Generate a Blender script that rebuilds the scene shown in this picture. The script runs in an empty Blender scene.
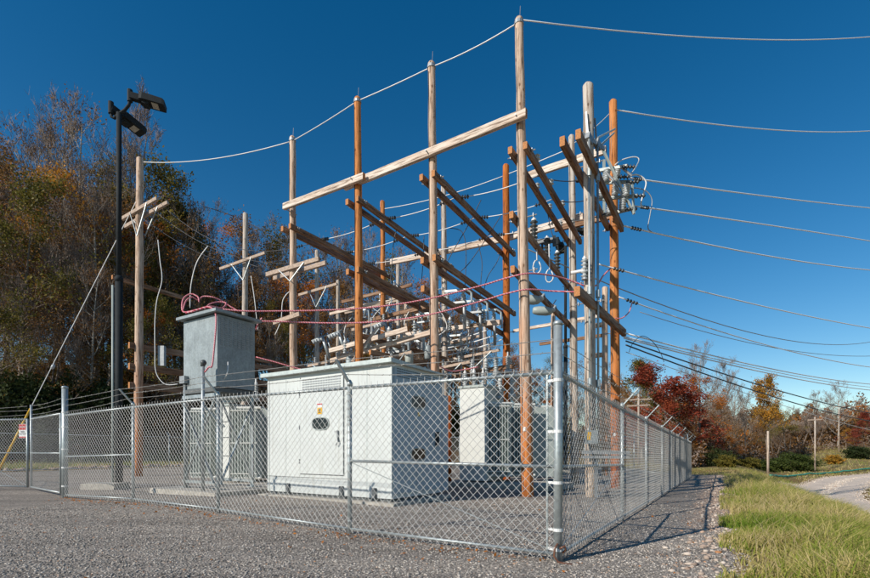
import bpy, math, random
import numpy as np
from mathutils import Vector, Matrix
PI = math.pi
scene = bpy.context.scene
COL = scene.collection
F = 474.0; CX = 435.0; HY = 450.0; EYE = 1.3
def PX(x, y, Y): return Vector(((x-CX)/F*Y, Y, EYE-(y-HY)/F*Y))
U = Vector((-.848, .53, 0)); V = Vector((.53, .848, 0)); UP = Vector((0, 0, 1))
C0 = Vector((1.44, 5.55, 0)); FV = Vector((.517, .856, 0)); FR = Vector((.856, -.517, 0)); FU = Vector((-.843, .537, 0))

# ------------------------------------------------------------------ terrain
def sst(a, b, x):
    t = np.clip((x-a)/(b-a), 0, 1); return t*t*(3-2*t)
FOOT = ([-400, -60, -30, -15, 0, 16, 40, 70, 200, 500], [5, 20, 32, 49, 54, 64, 90, 125, 200, 300])
HMAX = ([-400, -40, -20, 0, 20, 40, 80, 200], [24, 20, 15, 13, 8, 5, 7, 14])
def H(x, y):
    x = np.asarray(x, float); y = np.asarray(y, float)
    rx = x-C0.x; ry = y-C0.y
    s = rx*FV.x+ry*FV.y; p = rx*FR.x+ry*FR.y
    h = .1*np.exp(-((x+5.7)**2+(y-10.4)**2)/9)
    h = h - sst(-5, -.5, p)*.0145*np.clip(s, 0, 28)*(1-sst(4, 9, p))
    h = h + .06*np.exp(-((p-1.8)/.7)**2)*(np.sin(s*1.1)*.5+.8)
    h = h - 1.62*sst(2.9, 8.0, p)
    h = h + .03*np.sin(x*.9+1.3*y)*np.sin(y*.7-x*.4)*sst(1.5, 5, p)
    h = h + .075*np.clip(y-58, 0, 50)*sst(8, 20, p)*sst(24, 46, x)
    d = (y-np.interp(x, *FOOT))*.8
    hm = np.interp(x, *HMAX)
    hill = hm*(1-np.exp(-np.clip(d, 0, 400)*.62/hm))*sst(-1, 8, d+.5)
    return h+hill
def hz(x, y): return float(H(x, y))

# ------------------------------------------------------------------ mesh builder
class MB:
    def __init__(s): s.v = []; s.f = []; s.m = []
    def add(s, vs, fs, m=0):
        o = len(s.v); s.v += [tuple(a) for a in vs]; s.f += [tuple(i+o for i in f) for f in fs]; s.m += [m]*len(fs)
    def box(s, c, ax, ay, az, m=0):
        c = Vector(c); vs = [c+ax*i+ay*j+az*k for k in (-1, 1) for j in (-1, 1) for i in (-1, 1)]
        s.add(vs, [(0, 2, 3, 1), (4, 5, 7, 6), (0, 1, 5, 4), (2, 6, 7, 3), (0, 4, 6, 2), (1, 3, 7, 5)], m)
    def bar(s, a, b, w, h, up=UP, m=0):
        a = Vector(a); b = Vector(b); d = b-a; L = d.length; d = d/L
        r = d.cross(up)
        if r.length < .01: r = d.cross(Vector((1, 0, 0)))
        r.normalize(); n = r.cross(d)
        s.box((a+b)/2, d*L/2, r*w/2, n*h/2, m)
    def tube(s, pts, r, n=6, m=0, cap=True):
        pts = [Vector(p) for p in pts]; k = len(pts)
        rs = r if isinstance(r, (list, tuple)) else [r]*k
        vs = []; prev = None
        for i, p in enumerate(pts):
            d = pts[min(i+1, k-1)]-pts[max(i-1, 0)]
            d.normalize()
            if prev is None:
                a = d.cross(UP)
                if a.length < .05: a = d.cross(Vector((1, 0, 0)))
            else: a = prev-d*prev.dot(d)
            a.normalize(); prev = a; b = d.cross(a)
            for j in range(n):
                t = 2*PI*j/n; vs.append(p+(a*math.cos(t)+b*math.sin(t))*rs[i])
        fs = [(i*n+j, i*n+(j+1) % n, (i+1)*n+(j+1) % n, (i+1)*n+j) for i in range(k-1) for j in range(n)]
        if cap: fs += [tuple(range(n-1, -1, -1)), tuple((k-1)*n+j for j in range(n))]
        s.add(vs, fs, m)
    def lathe(s, base, axis, prof, n=10, m=0):
        base = Vector(base); axis = Vector(axis).normalized()
        a = axis.cross(UP)
        if a.length < .05: a = Vector((1, 0, 0))
        a.normalize(); b = axis.cross(a); vs = []
        for (z, r) in prof:
            for j in range(n):
                t = 2*PI*j/n; vs.append(base+axis*z+(a*math.cos(t)+b*math.sin(t))*max(r, .0005))
        k = len(prof)
        fs = [(i*n+j, i*n+(j+1) % n, (i+1)*n+(j+1) % n, (i+1)*n+j) for i in range(k-1) for j in range(n)]
        fs += [tuple(range(n-1, -1, -1)), tuple((k-1)*n+j for j in range(n))]
        s.add(vs, fs, m)
    def build(s, name, mat, parent=None, origin=None, smooth=False):
        if origin is None:
            if parent is not None: origin = wloc(parent)
            else:
                A = np.array(s.v); mn = A.min(0); mx = A.max(0); origin = Vector(((mn[0]+mx[0])/2, (mn[1]+mx[1])/2, mn[2]))
        origin = Vector(origin)
        me = bpy.data.meshes.new(name)
        me.from_pydata([(a[0]-origin[0], a[1]-origin[1], a[2]-origin[2]) for a in s.v], [], s.f)
        mats = mat if isinstance(mat, (list, tuple)) else [mat]
        for q in mats: me.materials.append(q)
        if len(mats) > 1: me.polygons.foreach_set('material_index', s.m)
        if smooth: me.polygons.foreach_set('use_smooth', [True]*len(me.polygons))
        me.update()
        o = bpy.data.objects.new(name, me); COL.objects.link(o)
        if parent is not None: o.parent = parent; o.location = origin-wloc(parent)
        else: o.location = origin
        return o
def wloc(o):
    l = Vector(o.location)
    while o.parent is not None: o = o.parent; l = l+Vector(o.location)
    return l
def tag(o, label=None, cat=None, group=None, kind=None):
    if label: o['label'] = label
    if cat: o['category'] = cat
    if group: o['group'] = group
    if kind: o['kind'] = kind
    return o
def thing(name, loc, label, cat, group=None):
    o = bpy.data.objects.new(name, None); COL.objects.link(o); o.location = loc; o.empty_display_size = .2
    return tag(o, label, cat, group)
def copy_tree(o, parent=None):
    c = o.copy(); COL.objects.link(c)
    if parent is not None: c.parent = parent
    for ch in list(o.children): copy_tree(ch, c)
    return c
def npmesh(name, verts, faces, mats, mi=None, origin=(0, 0, 0), parent=None, k=4, smooth=False):
    me = bpy.data.meshes.new(name); verts = np.asarray(verts, np.float32)-np.asarray(origin, np.float32); faces = np.asarray(faces, np.int32)
    me.vertices.add(len(verts)); me.vertices.foreach_set('co', verts.ravel())
    me.loops.add(faces.size); me.loops.foreach_set('vertex_index', faces.ravel())
    me.polygons.add(len(faces)); me.polygons.foreach_set('loop_start', np.arange(0, faces.size, k, dtype=np.int32))
    for q in mats: me.materials.append(q)
    if mi is not None: me.polygons.foreach_set('material_index', np.asarray(mi, np.int32))
    if smooth: me.polygons.foreach_set('use_smooth', np.ones(len(faces), bool))
    me.update(calc_edges=True); me.validate()
    o = bpy.data.objects.new(name, me); COL.objects.link(o); o.location = origin
    if parent is not None: o.parent = parent
    return o

# ------------------------------------------------------------------ materials
def nt(name):
    m = bpy.data.materials.new(name); m.use_nodes = True; t = m.node_tree
    return m, t, t.nodes['Principled BSDF'], t.nodes['Material Output']
def N(t, typ, **kw):
    n = t.nodes.new(typ)
    for k, v in kw.items():
        if k.startswith('i_'): n.inputs[k[2:].replace('_', ' ')].default_value = v
        else: setattr(n, k, v)
    return n
def ramp(t, fac, stops, interp='LINEAR'):
    r = t.nodes.new('ShaderNodeValToRGB'); r.color_ramp.interpolation = interp; e = r.color_ramp.elements
    while len(e) < len(stops): e.new(.5)
    for i, (p, c) in enumerate(stops): e[i].position = p; e[i].color = (*c, 1)
    t.links.new(fac, r.inputs[0]); return r.outputs[0]
def mix(t, f, a, b, mode='MIX'):
    n = t.nodes.new('ShaderNodeMix'); n.data_type = 'RGBA'; n.blend_type = mode
    for s, v in ((0, f), (6, a), (7, b)):
        if hasattr(v, 'type') or hasattr(v, 'is_linked'): t.links.new(v, n.inputs[s])
        else: n.inputs[s].default_value = v if s == 0 else (*v, 1)
    return n.outputs[2]
def coords(t, scale=(1, 1, 1), kind='Object'):
    c = t.nodes.new('ShaderNodeTexCoord'); m = t.nodes.new('ShaderNodeMapping'); m.inputs['Scale'].default_value = scale
    t.links.new(c.outputs[kind], m.inputs[0]); return m.outputs[0]
def noise(t, vec, scale, detail=4, rough=.55):
    n = t.nodes.new('ShaderNodeTexNoise'); n.inputs['Scale'].default_value = scale; n.inputs['Detail'].default_value = detail; n.inputs['Roughness'].default_value = rough
    t.links.new(vec, n.inputs['Vector']); return n.outputs['Fac']
def bump(t, b, h, strength=.3, dist=.02):
    n = t.nodes.new('ShaderNodeBump'); n.inputs['Strength'].default_value = strength; n.inputs['Distance'].default_value = dist
    t.links.new(h, n.inputs['Height']); t.links.new(n.outputs[0], b.inputs['Normal'])
def simple(name, c, rough=.6, metal=0, var=.15, scale=8, bmp=0, kind='Object', spec=.5, stretch=(1, 1, 1), tint=None):
    m, t, b, o = nt(name); vec = coords(t, stretch, kind); n = noise(t, vec, scale, 5)
    lo = tuple(x*(1-var) for x in c); hi = tuple(min(1, x*(1+var)) for x in c)
    if tint: lo = tint
    col = ramp(t, n, [(.3, lo), (.7, hi)]); t.links.new(col, b.inputs['Base Color'])
    b.inputs['Roughness'].default_value = rough; b.inputs['Metallic'].default_value = metal; b.inputs['Specular IOR Level'].default_value = spec
    if bmp: bump(t, b, n, bmp)
    return m
def wood(name, top, bot, length=13., axis=2, knots=True, rnd=True):
    m, t, b, o = nt(name)
    tc = t.nodes.new('ShaderNodeTexCoord'); sx = t.nodes.new('ShaderNodeSeparateXYZ'); t.links.new(tc.outputs['Object'], sx.inputs[0])
    oi = t.nodes.new('ShaderNodeObjectInfo')
    add = t.nodes.new('ShaderNodeVectorMath'); add.operation = 'ADD'
    sc_ = t.nodes.new('ShaderNodeVectorMath'); sc_.operation = 'SCALE'; sc_.inputs['Scale'].default_value = 37.
    cmb = t.nodes.new('ShaderNodeCombineXYZ')
    for i in range(3): t.links.new(oi.outputs['Random'], cmb.inputs[i])
    t.links.new(cmb.outputs[0], sc_.inputs[0]); t.links.new(tc.outputs['Object'], add.inputs[0]); t.links.new(sc_.outputs[0], add.inputs[1])
    mp = t.nodes.new('ShaderNodeMapping'); s = [5.5, 5.5, 5.5]; s[axis] = .35; mp.inputs['Scale'].default_value = s
    t.links.new(add.outputs[0], mp.inputs[0])
    mp2 = t.nodes.new('ShaderNodeMapping'); s = [3, 3, 3]; s[axis] = .7; mp2.inputs['Scale'].default_value = s; t.links.new(add.outputs[0], mp2.inputs[0])
    grain = noise(t, mp.outputs[0], 3.2, 8, .7); big = noise(t, mp2.outputs[0], .8, 4, .6)
    if axis == 2:
        ma = t.nodes.new('ShaderNodeMath'); ma.operation = 'MULTIPLY'; ma.inputs[1].default_value = 1/length; t.links.new(sx.outputs[2], ma.inputs[0])
        mb = t.nodes.new('ShaderNodeMath'); mb.operation = 'MULTIPLY_ADD'; mb.inputs[1].default_value = .75; t.links.new(big, mb.inputs[0]); t.links.new(ma.outputs[0], mb.inputs[2])
        f = mb.outputs[0]; base = ramp(t, f, [(.50, bot), (.62, tuple(.5*x+.5*y for x, y in zip(bot, top))), (.85, top)])
    else: base = ramp(t, big, [(.38, bot), (.62, top)])
    dark = ramp(t, grain, [(.33, (.16, .12, .10)), (.41, (.55, .48, .44)), (.50, (.98, .97, .96)), (.64, (1.22, 1.26, 1.32))])
    col = mix(t, 1.0, base, dark, 'MULTIPLY')
    if knots:
        vo = t.nodes.new('ShaderNodeTexVoronoi'); vo.inputs['Scale'].default_value = 1.0
        mp3 = t.nodes.new('ShaderNodeMapping'); s = [5, 5, 5]; s[axis] = 3; mp3.inputs['Scale'].default_value = s; t.links.new(add.outputs[0], mp3.inputs[0]); t.links.new(mp3.outputs[0], vo.inputs[0])
        kn = ramp(t, vo.outputs['Distance'], [(.10, (.35, .25, .18)), (.2, (1, 1, 1))]); col = mix(t, .8, col, kn, 'MULTIPLY')
    t.links.new(col, b.inputs['Base Color']); b.inputs['Roughness'].default_value = .85; b.inputs['Specular IOR Level'].default_value = .25
    bump(t, b, grain, .5, .015)
    return m
M = {}
ORG = (.52, .20, .055); PALE = (.56, .40, .28); GREY = (.50, .43, .36)
M['pole_mix'] = wood('weathered_pole', (.56, .41, .30), (.52, .18, .05))
M['pole_mid'] = wood('mottled_pole', (.54, .21, .065), (.42, .115, .025))
M['pole_org'] = wood('treated_pole', (.45, .135, .026), (.35, .08, .014))
M['pole_pale'] = wood('bleached_pole', GREY, (.50, .40, .31))
M['beam'] = wood('beam_timber', (.36, .23, .15), (.23, .125, .07), axis=0)
M['beam_pale'] = wood('pale_beam_timber', (.70, .60, .50), (.62, .48, .37), axis=0, knots=False)
M['end'] = simple('cut_timber_end', (.46, .19, .06), .8, scale=30, var=.3)
M['arm'] = simple('crossarm_timber', (.44, .33, .25), .85, scale=12, var=.3)
def galv(name, c, rough=.45, metal=.55):
    m, t, b, o = nt(name); vec = coords(t)
    vo = t.nodes.new('ShaderNodeTexVoronoi'); vo.inputs['Scale'].default_value = 22; t.links.new(vec, vo.inputs[0])
    n = noise(t, vec, 1.6, 5, .6); n2 = noise(t, coords(t, (6, 6, .6)), 1.5, 6, .7)
    col = ramp(t, n, [(.3, tuple(x*.78 for x in c)), (.7, tuple(x*1.12 for x in c))])
    sp = ramp(t, vo.outputs['Color'], [(.2, (.86, .86, .86)), (.8, (1.05, 1.05, 1.05))])
    st = ramp(t, n2, [(.3, (.8, .8, .78)), (.6, (1, 1, 1))])
    col = mix(t, 1., mix(t, 1., col, sp, 'MULTIPLY'), st, 'MULTIPLY')
    t.links.new(col, b.inputs['Base Color']); b.inputs['Roughness'].default_value = rough; b.inputs['Metallic'].default_value = metal
    return m
M['galv'] = galv('galvanised_steel', (.46, .50, .50))
M['galv_box'] = galv('galvanised_sheet', (.32, .36, .365), .55, .25)
M['mesh'] = simple('chain_wire', (.50, .49, .46), .55, .2, var=.15, scale=3)
M['bwire'] = simple('barbed_wire_steel', (.40, .38, .34), .5, .5)
def enamel(name, c):
    m, t, b, o = nt(name); a = noise(t, coords(t, (7, 7, .35)), 1.6, 7, .7); n = noise(t, coords(t, (1, 1, 1)), 1.1, 5, .6); f = noise(t, coords(t), 9, 6, .7)
    col = ramp(t, n, [(.3, tuple(x*.93 for x in c)), (.7, tuple(x*1.04 for x in c))])
    col = mix(t, 1., col, ramp(t, a, [(.30, (.80, .78, .74)), (.46, (1, 1, 1))]), 'MULTIPLY'); col = mix(t, 1., col, ramp(t, f, [(.24, (.78, .72, .66)), (.34, (1, 1, 1))]), 'MULTIPLY')
    t.links.new(col, b.inputs['Base Color']); b.inputs['Roughness'].default_value = .5; bump(t, b, n, .12, .04); return m
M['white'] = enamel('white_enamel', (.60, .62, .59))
M['white_shaded'] = enamel('shade_tinted_enamel', (.38, .47, .52))  # cabinet's side away from the sun: its shade is mixed into the enamel colour
M['seam'] = simple('door_gap', (.12, .13, .13), .8)
M['roofm'] = simple('cabinet_roof', (.50, .55, .52), .5, .1)
M['tgrey'] = simple('transformer_paint', (.36, .40, .37), .45, .0, var=.1, scale=2)
M['tlight'] = simple('transformer_cabinet_paint', (.62, .62, .57), .45, 0, var=.05, scale=2)
M['porc'] = simple('grey_porcelain', (.42, .44, .44), .2, 0, var=.08)
M['poly'] = simple('dark_polymer', (.06, .065, .065), .45)
M['porcbr'] = simple('brown_porcelain', (.16, .07, .04), .2)
M['alum'] = simple('aluminium_wire', (.74, .73, .70), .5, .1, var=.05)
M['bright'] = simple('bright_aluminium_wire', (.88, .87, .85), .55, 0, var=.03)
M['cable'] = simple('dark_cable', (.055, .055, .06), .5)
M['steel'] = simple('grey_steel', (.34, .35, .35), .5, .5)
M['black'] = simple('dark_bronze_paint', (.022, .026, .028), .75, 0, spec=.2)
M['lens'] = simple('lamp_glass', (.45, .42, .34), .3)
M['glass'] = simple('dark_window', (.012, .02, .024), .18)
M['conc'] = simple('concrete', (.42, .38, .32), .9, scale=9, var=.25, bmp=.3)
M['yellow'] = simple('yellow_guard', (.72, .40, .02), .5)
M['red'] = simple('red_paint', (.55, .03, .03), .5)
M['signwhite'] = simple('sign_white', (.8, .8, .78), .5, var=.03)
M['rock'] = simple('pale_rock', (.36, .29, .23), .9, scale=6, var=.35, bmp=.5, kind='Generated')
def cablemat():
    m, t, b, o = nt('red_striped_cable'); 
    w = t.nodes.new('ShaderNodeTexWave'); w.wave_type = 'BANDS'; w.bands_direction = 'DIAGONAL'; w.inputs['Scale'].default_value = 9.; w.inputs['Distortion'].default_value = 2.5
    t.links.new(coords(t), w.inputs[0])
    c = ramp(t, w.outputs['Fac'], [(.3, (.50, .05, .09)), (.75, (.66, .36, .36))]); t.links.new(c, b.inputs['Base Color']); b.inputs['Roughness'].default_value = .5
    return m
M['redcable'] = cablemat()
def groundmat():
    m, t, b, o = nt('ground_surface')
    vec = coords(t)
    # gravel
    v1 = N(t, 'ShaderNodeTexVoronoi', i_Scale=34.); t.links.new(vec, v1.inputs[0])
    v2 = N(t, 'ShaderNodeTexVoronoi', i_Scale=75.); t.links.new(vec, v2.inputs[0])
    sep = t.nodes.new('ShaderNodeSeparateColor'); t.links.new(v1.outputs['Color'], sep.inputs[0])
    sep2 = t.nodes.new('ShaderNodeSeparateColor'); t.links.new(v2.outputs['Color'], sep2.inputs[0])
    g1 = ramp(t, sep.outputs[0], [(0, (.18, .16, .14)), (.4, (.33, .295, .255)), (.75, (.44, .39, .335)), (1, (.62, .55, .47))])
    g2 = ramp(t, sep2.outputs[0], [(0, (.19, .17, .155)), (.6, (.38, .345, .31)), (1, (.62, .56, .49))])
    gr = mix(t, .4, g1, g2)
    edge = ramp(t, v1.outputs['Distance'], [(.35, (1, 1, 1)), (.75, (.5, .49, .48))]); gr = mix(t, .8, gr, edge, 'MULTIPLY')
    big = noise(t, vec, .35, 5, .6); big2 = noise(t, vec, 1.7, 4, .6)
    gr = mix(t, 1., gr, ramp(t, big, [(.3, (.82, .80, .78)), (.7, (1.12, 1.08, 1.04))]), 'MULTIPLY')
    tk = t.nodes.new('ShaderNodeMapping'); tk.inputs['Rotation'].default_value = (0, 0, math.radians(32)); tk.inputs['Scale'].default_value = (.12, 1.1, 1); t.links.new(vec, tk.inputs[0])
    trk = noise(t, tk.outputs[0], 1.3, 3, .5); gr = mix(t, 1., gr, ramp(t, trk, [(.36, (.78, .77, .76)), (.5, (1, 1, 1)), (.66, (1.12, 1.10, 1.07))]), 'MULTIPLY')
    # rusty leaf-litter flecks
    sp3 = N(t, 'ShaderNodeTexVoronoi', i_Scale=9.); t.links.new(vec, sp3.inputs[0])
    fl = ramp(t, sp3.outputs['Distance'], [(.10, (1, 1, 1)), (.14, (0, 0, 0))])
    mk = mix(t, 1., fl, ramp(t, big2, [(.52, (0, 0, 0)), (.6, (1, 1, 1))]), 'MULTIPLY')
    gr = mix(t, mk, gr, (.38, .17, .06))
    # soil under grass
    so = ramp(t, noise(t, vec, 3, 6, .7), [(.3, (.13, .11, .04)), (.55, (.26, .20, .09)), (.75, (.36, .26, .14))])
    rd = ramp(t, noise(t, vec, .12, 3, .6), [(.4, (1, 1, 1)), (.7, (1.1, .8, .6))]); so = mix(t, 1., so, rd, 'MULTIPLY')
    fo = ramp(t, noise(t, vec, 1.2, 6, .7), [(.3, (.05, .032, .015)), (.6, (.13, .075, .03)), (.8, (.22, .10, .03))])
    az = N(t, 'ShaderNodeAttribute', attribute_name='zone'); sz = t.nodes.new('ShaderNodeSeparateColor'); t.links.new(az.outputs['Color'], sz.inputs[0])
    def wob(ch, sc):
        a = t.nodes.new('ShaderNodeMath'); a.operation = 'ADD'; t.links.new(ch, a.inputs[0])
        nn = noise(t, vec, sc, 5, .7); q = t.nodes.new('ShaderNodeMath'); q.operation = 'MULTIPLY_ADD'; q.inputs[1].default_value = .9; q.inputs[2].default_value = -.45; t.links.new(nn, q.inputs[0]); t.links.new(q.outputs[0], a.inputs[1])
        return ramp(t, a.outputs[0], [(.42, (0, 0, 0)), (.58, (1, 1, 1))])
    c = mix(t, wob(sz.outputs[2], 5.), gr, (.40, .30, .23))
    c = mix(t, wob(sz.outputs[0], 3.), c, so); c = mix(t, wob(sz.outputs[1], .8), c, fo)
    t.links.new(c, b.inputs['Base Color']); b.inputs['Roughness'].default_value = .95; b.inputs['Specular IOR Level'].default_value = .15
    hh = t.nodes.new('ShaderNodeMath'); hh.operation = 'MULTIPLY_ADD'; hh.inputs[1].default_value = -1.; t.links.new(v1.outputs['Distance'], hh.inputs[0]); t.links.new(sep.outputs[1], hh.inputs[2])
    bump(t, b, hh.outputs[0], .75, .015)
    return m
M['ground'] = groundmat()
def roadmat():
    m, t, b, o = nt('road_gravel'); vec = coords(t); n = noise(t, vec, 9, 8, .9); n2 = noise(t, vec, .5, 5, .7)
    c = mix(t, 1., ramp(t, n, [(.3, (.62, .50, .40)), (.7, (.88, .74, .60))]), ramp(t, n2, [(.3, (.82, .79, .76)), (.7, (1.05, 1.03, 1))]), 'MULTIPLY')
    t.links.new(c, b.inputs['Base Color']); b.inputs['Roughness'].default_value = .95; bump(t, b, n, .8, .06); return m
M['road'] = roadmat()
def leafmat(name, cols, rough=.6, trans=.35, nw=.35, ns=.5):
    m, t, b, o = nt(name); g = t.nodes.new('ShaderNodeNewGeometry'); oi = t.nodes.new('ShaderNodeObjectInfo')
    n = noise(t, coords(t), ns, 3, .6)
    ad = t.nodes.new('ShaderNodeMath'); ad.operation = 'MULTIPLY_ADD'; ad.inputs[1].default_value = .50; t.links.new(g.outputs['Random Per Island'], ad.inputs[0])
    ad2 = t.nodes.new('ShaderNodeMath'); ad2.operation = 'MULTIPLY_ADD'; ad2.inputs[1].default_value = nw; t.links.new(n, ad2.inputs[0]); 
    o2 = t.nodes.new('ShaderNodeMath'); o2.operation = 'MULTIPLY_ADD'; o2.inputs[1].default_value = .25; o2.inputs[2].default_value = -.06-(nw-.35)*.42; t.links.new(oi.outputs['Random'], o2.inputs[0])
    t.links.new(o2.outputs[0], ad2.inputs[2]); t.links.new(ad2.outputs[0], ad.inputs[2])
    k = len(cols); c = ramp(t, ad.outputs[0], [(i/(k-1)*.95, q) for i, q in enumerate(cols)])
    t.links.new(c, b.inputs['Base Color']); b.inputs['Roughness'].default_value = rough; b.inputs['Specular IOR Level'].default_value = .2
    tr = t.nodes.new('ShaderNodeBsdfTranslucent'); t.links.new(c, tr.inputs[0]); ms = t.nodes.new('ShaderNodeMixShader'); ms.inputs[0].default_value = trans
    t.links.new(b.outputs[0], ms.inputs[1]); t.links.new(tr.outputs[0], ms.inputs[2]); t.links.new(ms.outputs[0], o.inputs[0]); return m
M['l_brown'] = leafmat('russet_leaves', [(.07, .042, .022), (.14, .075, .028), (.20, .10, .03), (.36, .17, .04), (.24, .17, .035)])
M['l_olive'] = leafmat('olive_leaves', [(.04, .05, .012), (.10, .10, .02), (.22, .17, .03), (.36, .24, .03)])
M['l_yellow'] = leafmat('yellow_leaves', [(.12, .10, .02), (.34, .20, .03), (.54, .26, .03), (.58, .20, .03)])
M['l_orange'] = leafmat('orange_leaves', [(.20, .07, .02), (.45, .15, .02), (.6, .20, .03), (.5, .28, .05)])
M['l_red'] = leafmat('crimson_leaves', [(.10, .025, .015), (.26, .05, .03), (.42, .09, .04), (.52, .19, .06)])
M['l_green'] = leafmat('green_leaves', [(.02, .035, .01), (.05, .075, .015), (.10, .12, .025), (.17, .17, .04)])
M['l_dark'] = leafmat('dark_evergreen_leaves', [(.012, .02, .008), (.03, .045, .012), (.05, .065, .02), (.08, .09, .03)])
M['grassb'] = leafmat('grass_blades', [(.045, .11, .008), (.13, .22, .015), (.25, .29, .04), (.47, .38, .13), (.64, .50, .26)], .7, .3, 1.25, .45)
M['straw'] = leafmat('straw', [(.30, .22, .09), (.46, .35, .17), (.58, .46, .27)], .7, .25)
M['bark'] = simple('tree_bark', (.20, .155, .12), .9, scale=6, var=.4, bmp=.3)
M['barkpale'] = simple('pale_tree_bark', (.32, .28, .23), .9, scale=6, var=.35, bmp=.3)
M['twig'] = simple('bare_twigs', (.23, .17, .13), .9, scale=.7, var=.4)
M['silt'] = simple('green_silt_sock', (.05, .30, .20), .7, scale=2, var=.3)

# ------------------------------------------------------------------ ground
def build_ground():
    n = 420
    def axis(lo, hi, c, fine, k):
        t = np.linspace(-1, 1, k); a = 7.2
        pos = np.sinh(a*t)/np.sinh(a)
        return np.where(pos > 0, c+pos*(hi-c), c+pos*(c-lo))
    xs = axis(-1500, 1800, 3., .1, n); ys = axis(-300, 3000, 8., .1, n)
    Xg, Yg = np.meshgrid(xs, ys); Zg = H(Xg, Yg)
    rx = Xg-C0.x; ry = Yg-C0.y; s = rx*FV.x+ry*FV.y; p = rx*FR.x+ry*FR.y
    near = np.exp(-((Xg-3)**2+(Yg-8)**2)/500)
    rng = np.random.RandomState(1)
    Zg = Zg + near*rng.normal(0, .004, Zg.shape)
    verts = np.stack([Xg, Yg, Zg], -1).reshape(-1, 3)
    i = np.arange(n*n).reshape(n, n); faces = np.stack([i[:-1, :-1], i[:-1, 1:], i[1:, 1:], i[1:, :-1]], -1).reshape(-1, 4)
    o = npmesh('ground', verts, faces, [M['ground']], smooth=True)
    grass = sst(1.6, 1.95, p)
    beyond = np.maximum(sst(31, 33, s)*sst(-30, -20, p), 0)
    # left/back outside of yard: behind the long side fence
    dl = (Xg+27)*.856-(Yg-24)*.52   # >0 inside yard
    out = sst(.3, 1.2, -dl)*(Yg > 18)
    grass = np.maximum(np.maximum(grass, beyond), out)
    d = (Yg-np.interp(Xg, *FOOT)); forest = sst(-.5, 2., d)
    stone = .75*np.exp(-((p-1.35)/.45)**2)*(s > 2.6)*sst(2.6, 4.2, s)+.6*np.exp(-((p-2.0)/.3)**2)
    col = np.stack([grass, forest, stone, np.ones_like(grass)], -1).reshape(-1, 4)
    a = o.data.color_attributes.new('zone', 'FLOAT_COLOR', 'POINT'); a.data.foreach_set('color', col.astype(np.float32).ravel())
    tag(o, kind='structure')
build_ground()
def ribbon(name, pts, w, lift, mat):
    P = [Vector(p) for p in pts]; Q = []
    for i in range(len(P)-1):
        p0 = P[max(i-1, 0)]; p1 = P[i]; p2 = P[i+1]; p3 = P[min(i+2, len(P)-1)]
        for k in range(10):
            t = k/10; Q.append(.5*((2*p1)+(p2-p0)*t+(2*p0-5*p1+4*p2-p3)*t*t+(3*p1-p0-3*p2+p3)*t**3))
    mb = MB(); vs = []; m = 7; rr = random.Random(3)
    for i, q in enumerate(Q):
        d = (Q[min(i+1, len(Q)-1)]-Q[max(i-1, 0)]).normalized(); n = Vector((-d.y, d.x))
        ww = w*(1+.05*rr.uniform(-1, 1))
        for j in range(m):
            c = q+n*ww*(j/(m-1)-.5); vs.append((c.x, c.y, hz(c.x, c.y)+lift*(1 if 0 < j < m-1 else .2)))
    mb.add(vs, [(i*m+j, i*m+j+1, (i+1)*m+j+1, (i+1)*m+j) for i in range(len(Q)-1) for j in range(m-1)])
    return mb.build(name, mat, origin=(0, 0, 0), smooth=True)
roadc = [(110, 76), (75, 66), (60, 59.5), (50, 53.5), (42, 48), (36.2, 42.3), (31.5, 37.6), (27.0, 33), (23.2, 28.4), (21.0, 24.6), (19.6, 20), (19.4, 14), (20.5, 4), (22, -20), (24, -40)]
tag(ribbon('road', roadc, 4.1, .05, M['road']), kind='structure')

# ------------------------------------------------------------------ grass (uncountable)
def blades(name, pts, hts, label, seed=0, wid=.0055, group=None, mat='grassb'):
    rng = np.random.RandomState(seed); n = len(pts); pts = np.asarray(pts)
    ang = rng.uniform(0, 2*PI, n); wx = np.cos(ang); wy = np.sin(ang)
    la = rng.normal(.3, 1.7, n); lean = rng.uniform(.1, 1.1, n)*hts
    lx = np.cos(la)*lean; ly = np.sin(la)*lean
    w = wid*rng.uniform(.7, 1.5, n)
    z = pts[:, 2]-.01
    def st(x, y, zz): return np.stack([x, y, zz], -1)
    b0 = st(pts[:, 0]-wx*w, pts[:, 1]-wy*w, z); b1 = st(pts[:, 0]+wx*w, pts[:, 1]+wy*w, z)
    m0 = st(pts[:, 0]-wx*w*.8+lx*.3, pts[:, 1]-wy*w*.8+ly*.3, z+hts*.6); m1 = st(pts[:, 0]+wx*w*.8+lx*.3, pts[:, 1]+wy*w*.8+ly*.3, z+hts*.6)
    t0 = st(pts[:, 0]-wx*w*.15+lx, pts[:, 1]-wy*w*.15+ly, z+hts*.95); t1 = st(pts[:, 0]+wx*w*.15+lx, pts[:, 1]+wy*w*.15+ly, z+hts*.95)
    verts = np.stack([b0, b1, m0, m1, t0, t1], 1).reshape(-1, 3)
    base = np.arange(n)[:, None]*6
    f = np.concatenate([base+np.array([[0, 1, 3, 2]]), base+np.array([[2, 3, 5, 4]])], 0)
    o = npmesh(name, verts, f, [M[mat]]); return tag(o, label, 'grass', kind='stuff')
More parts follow.
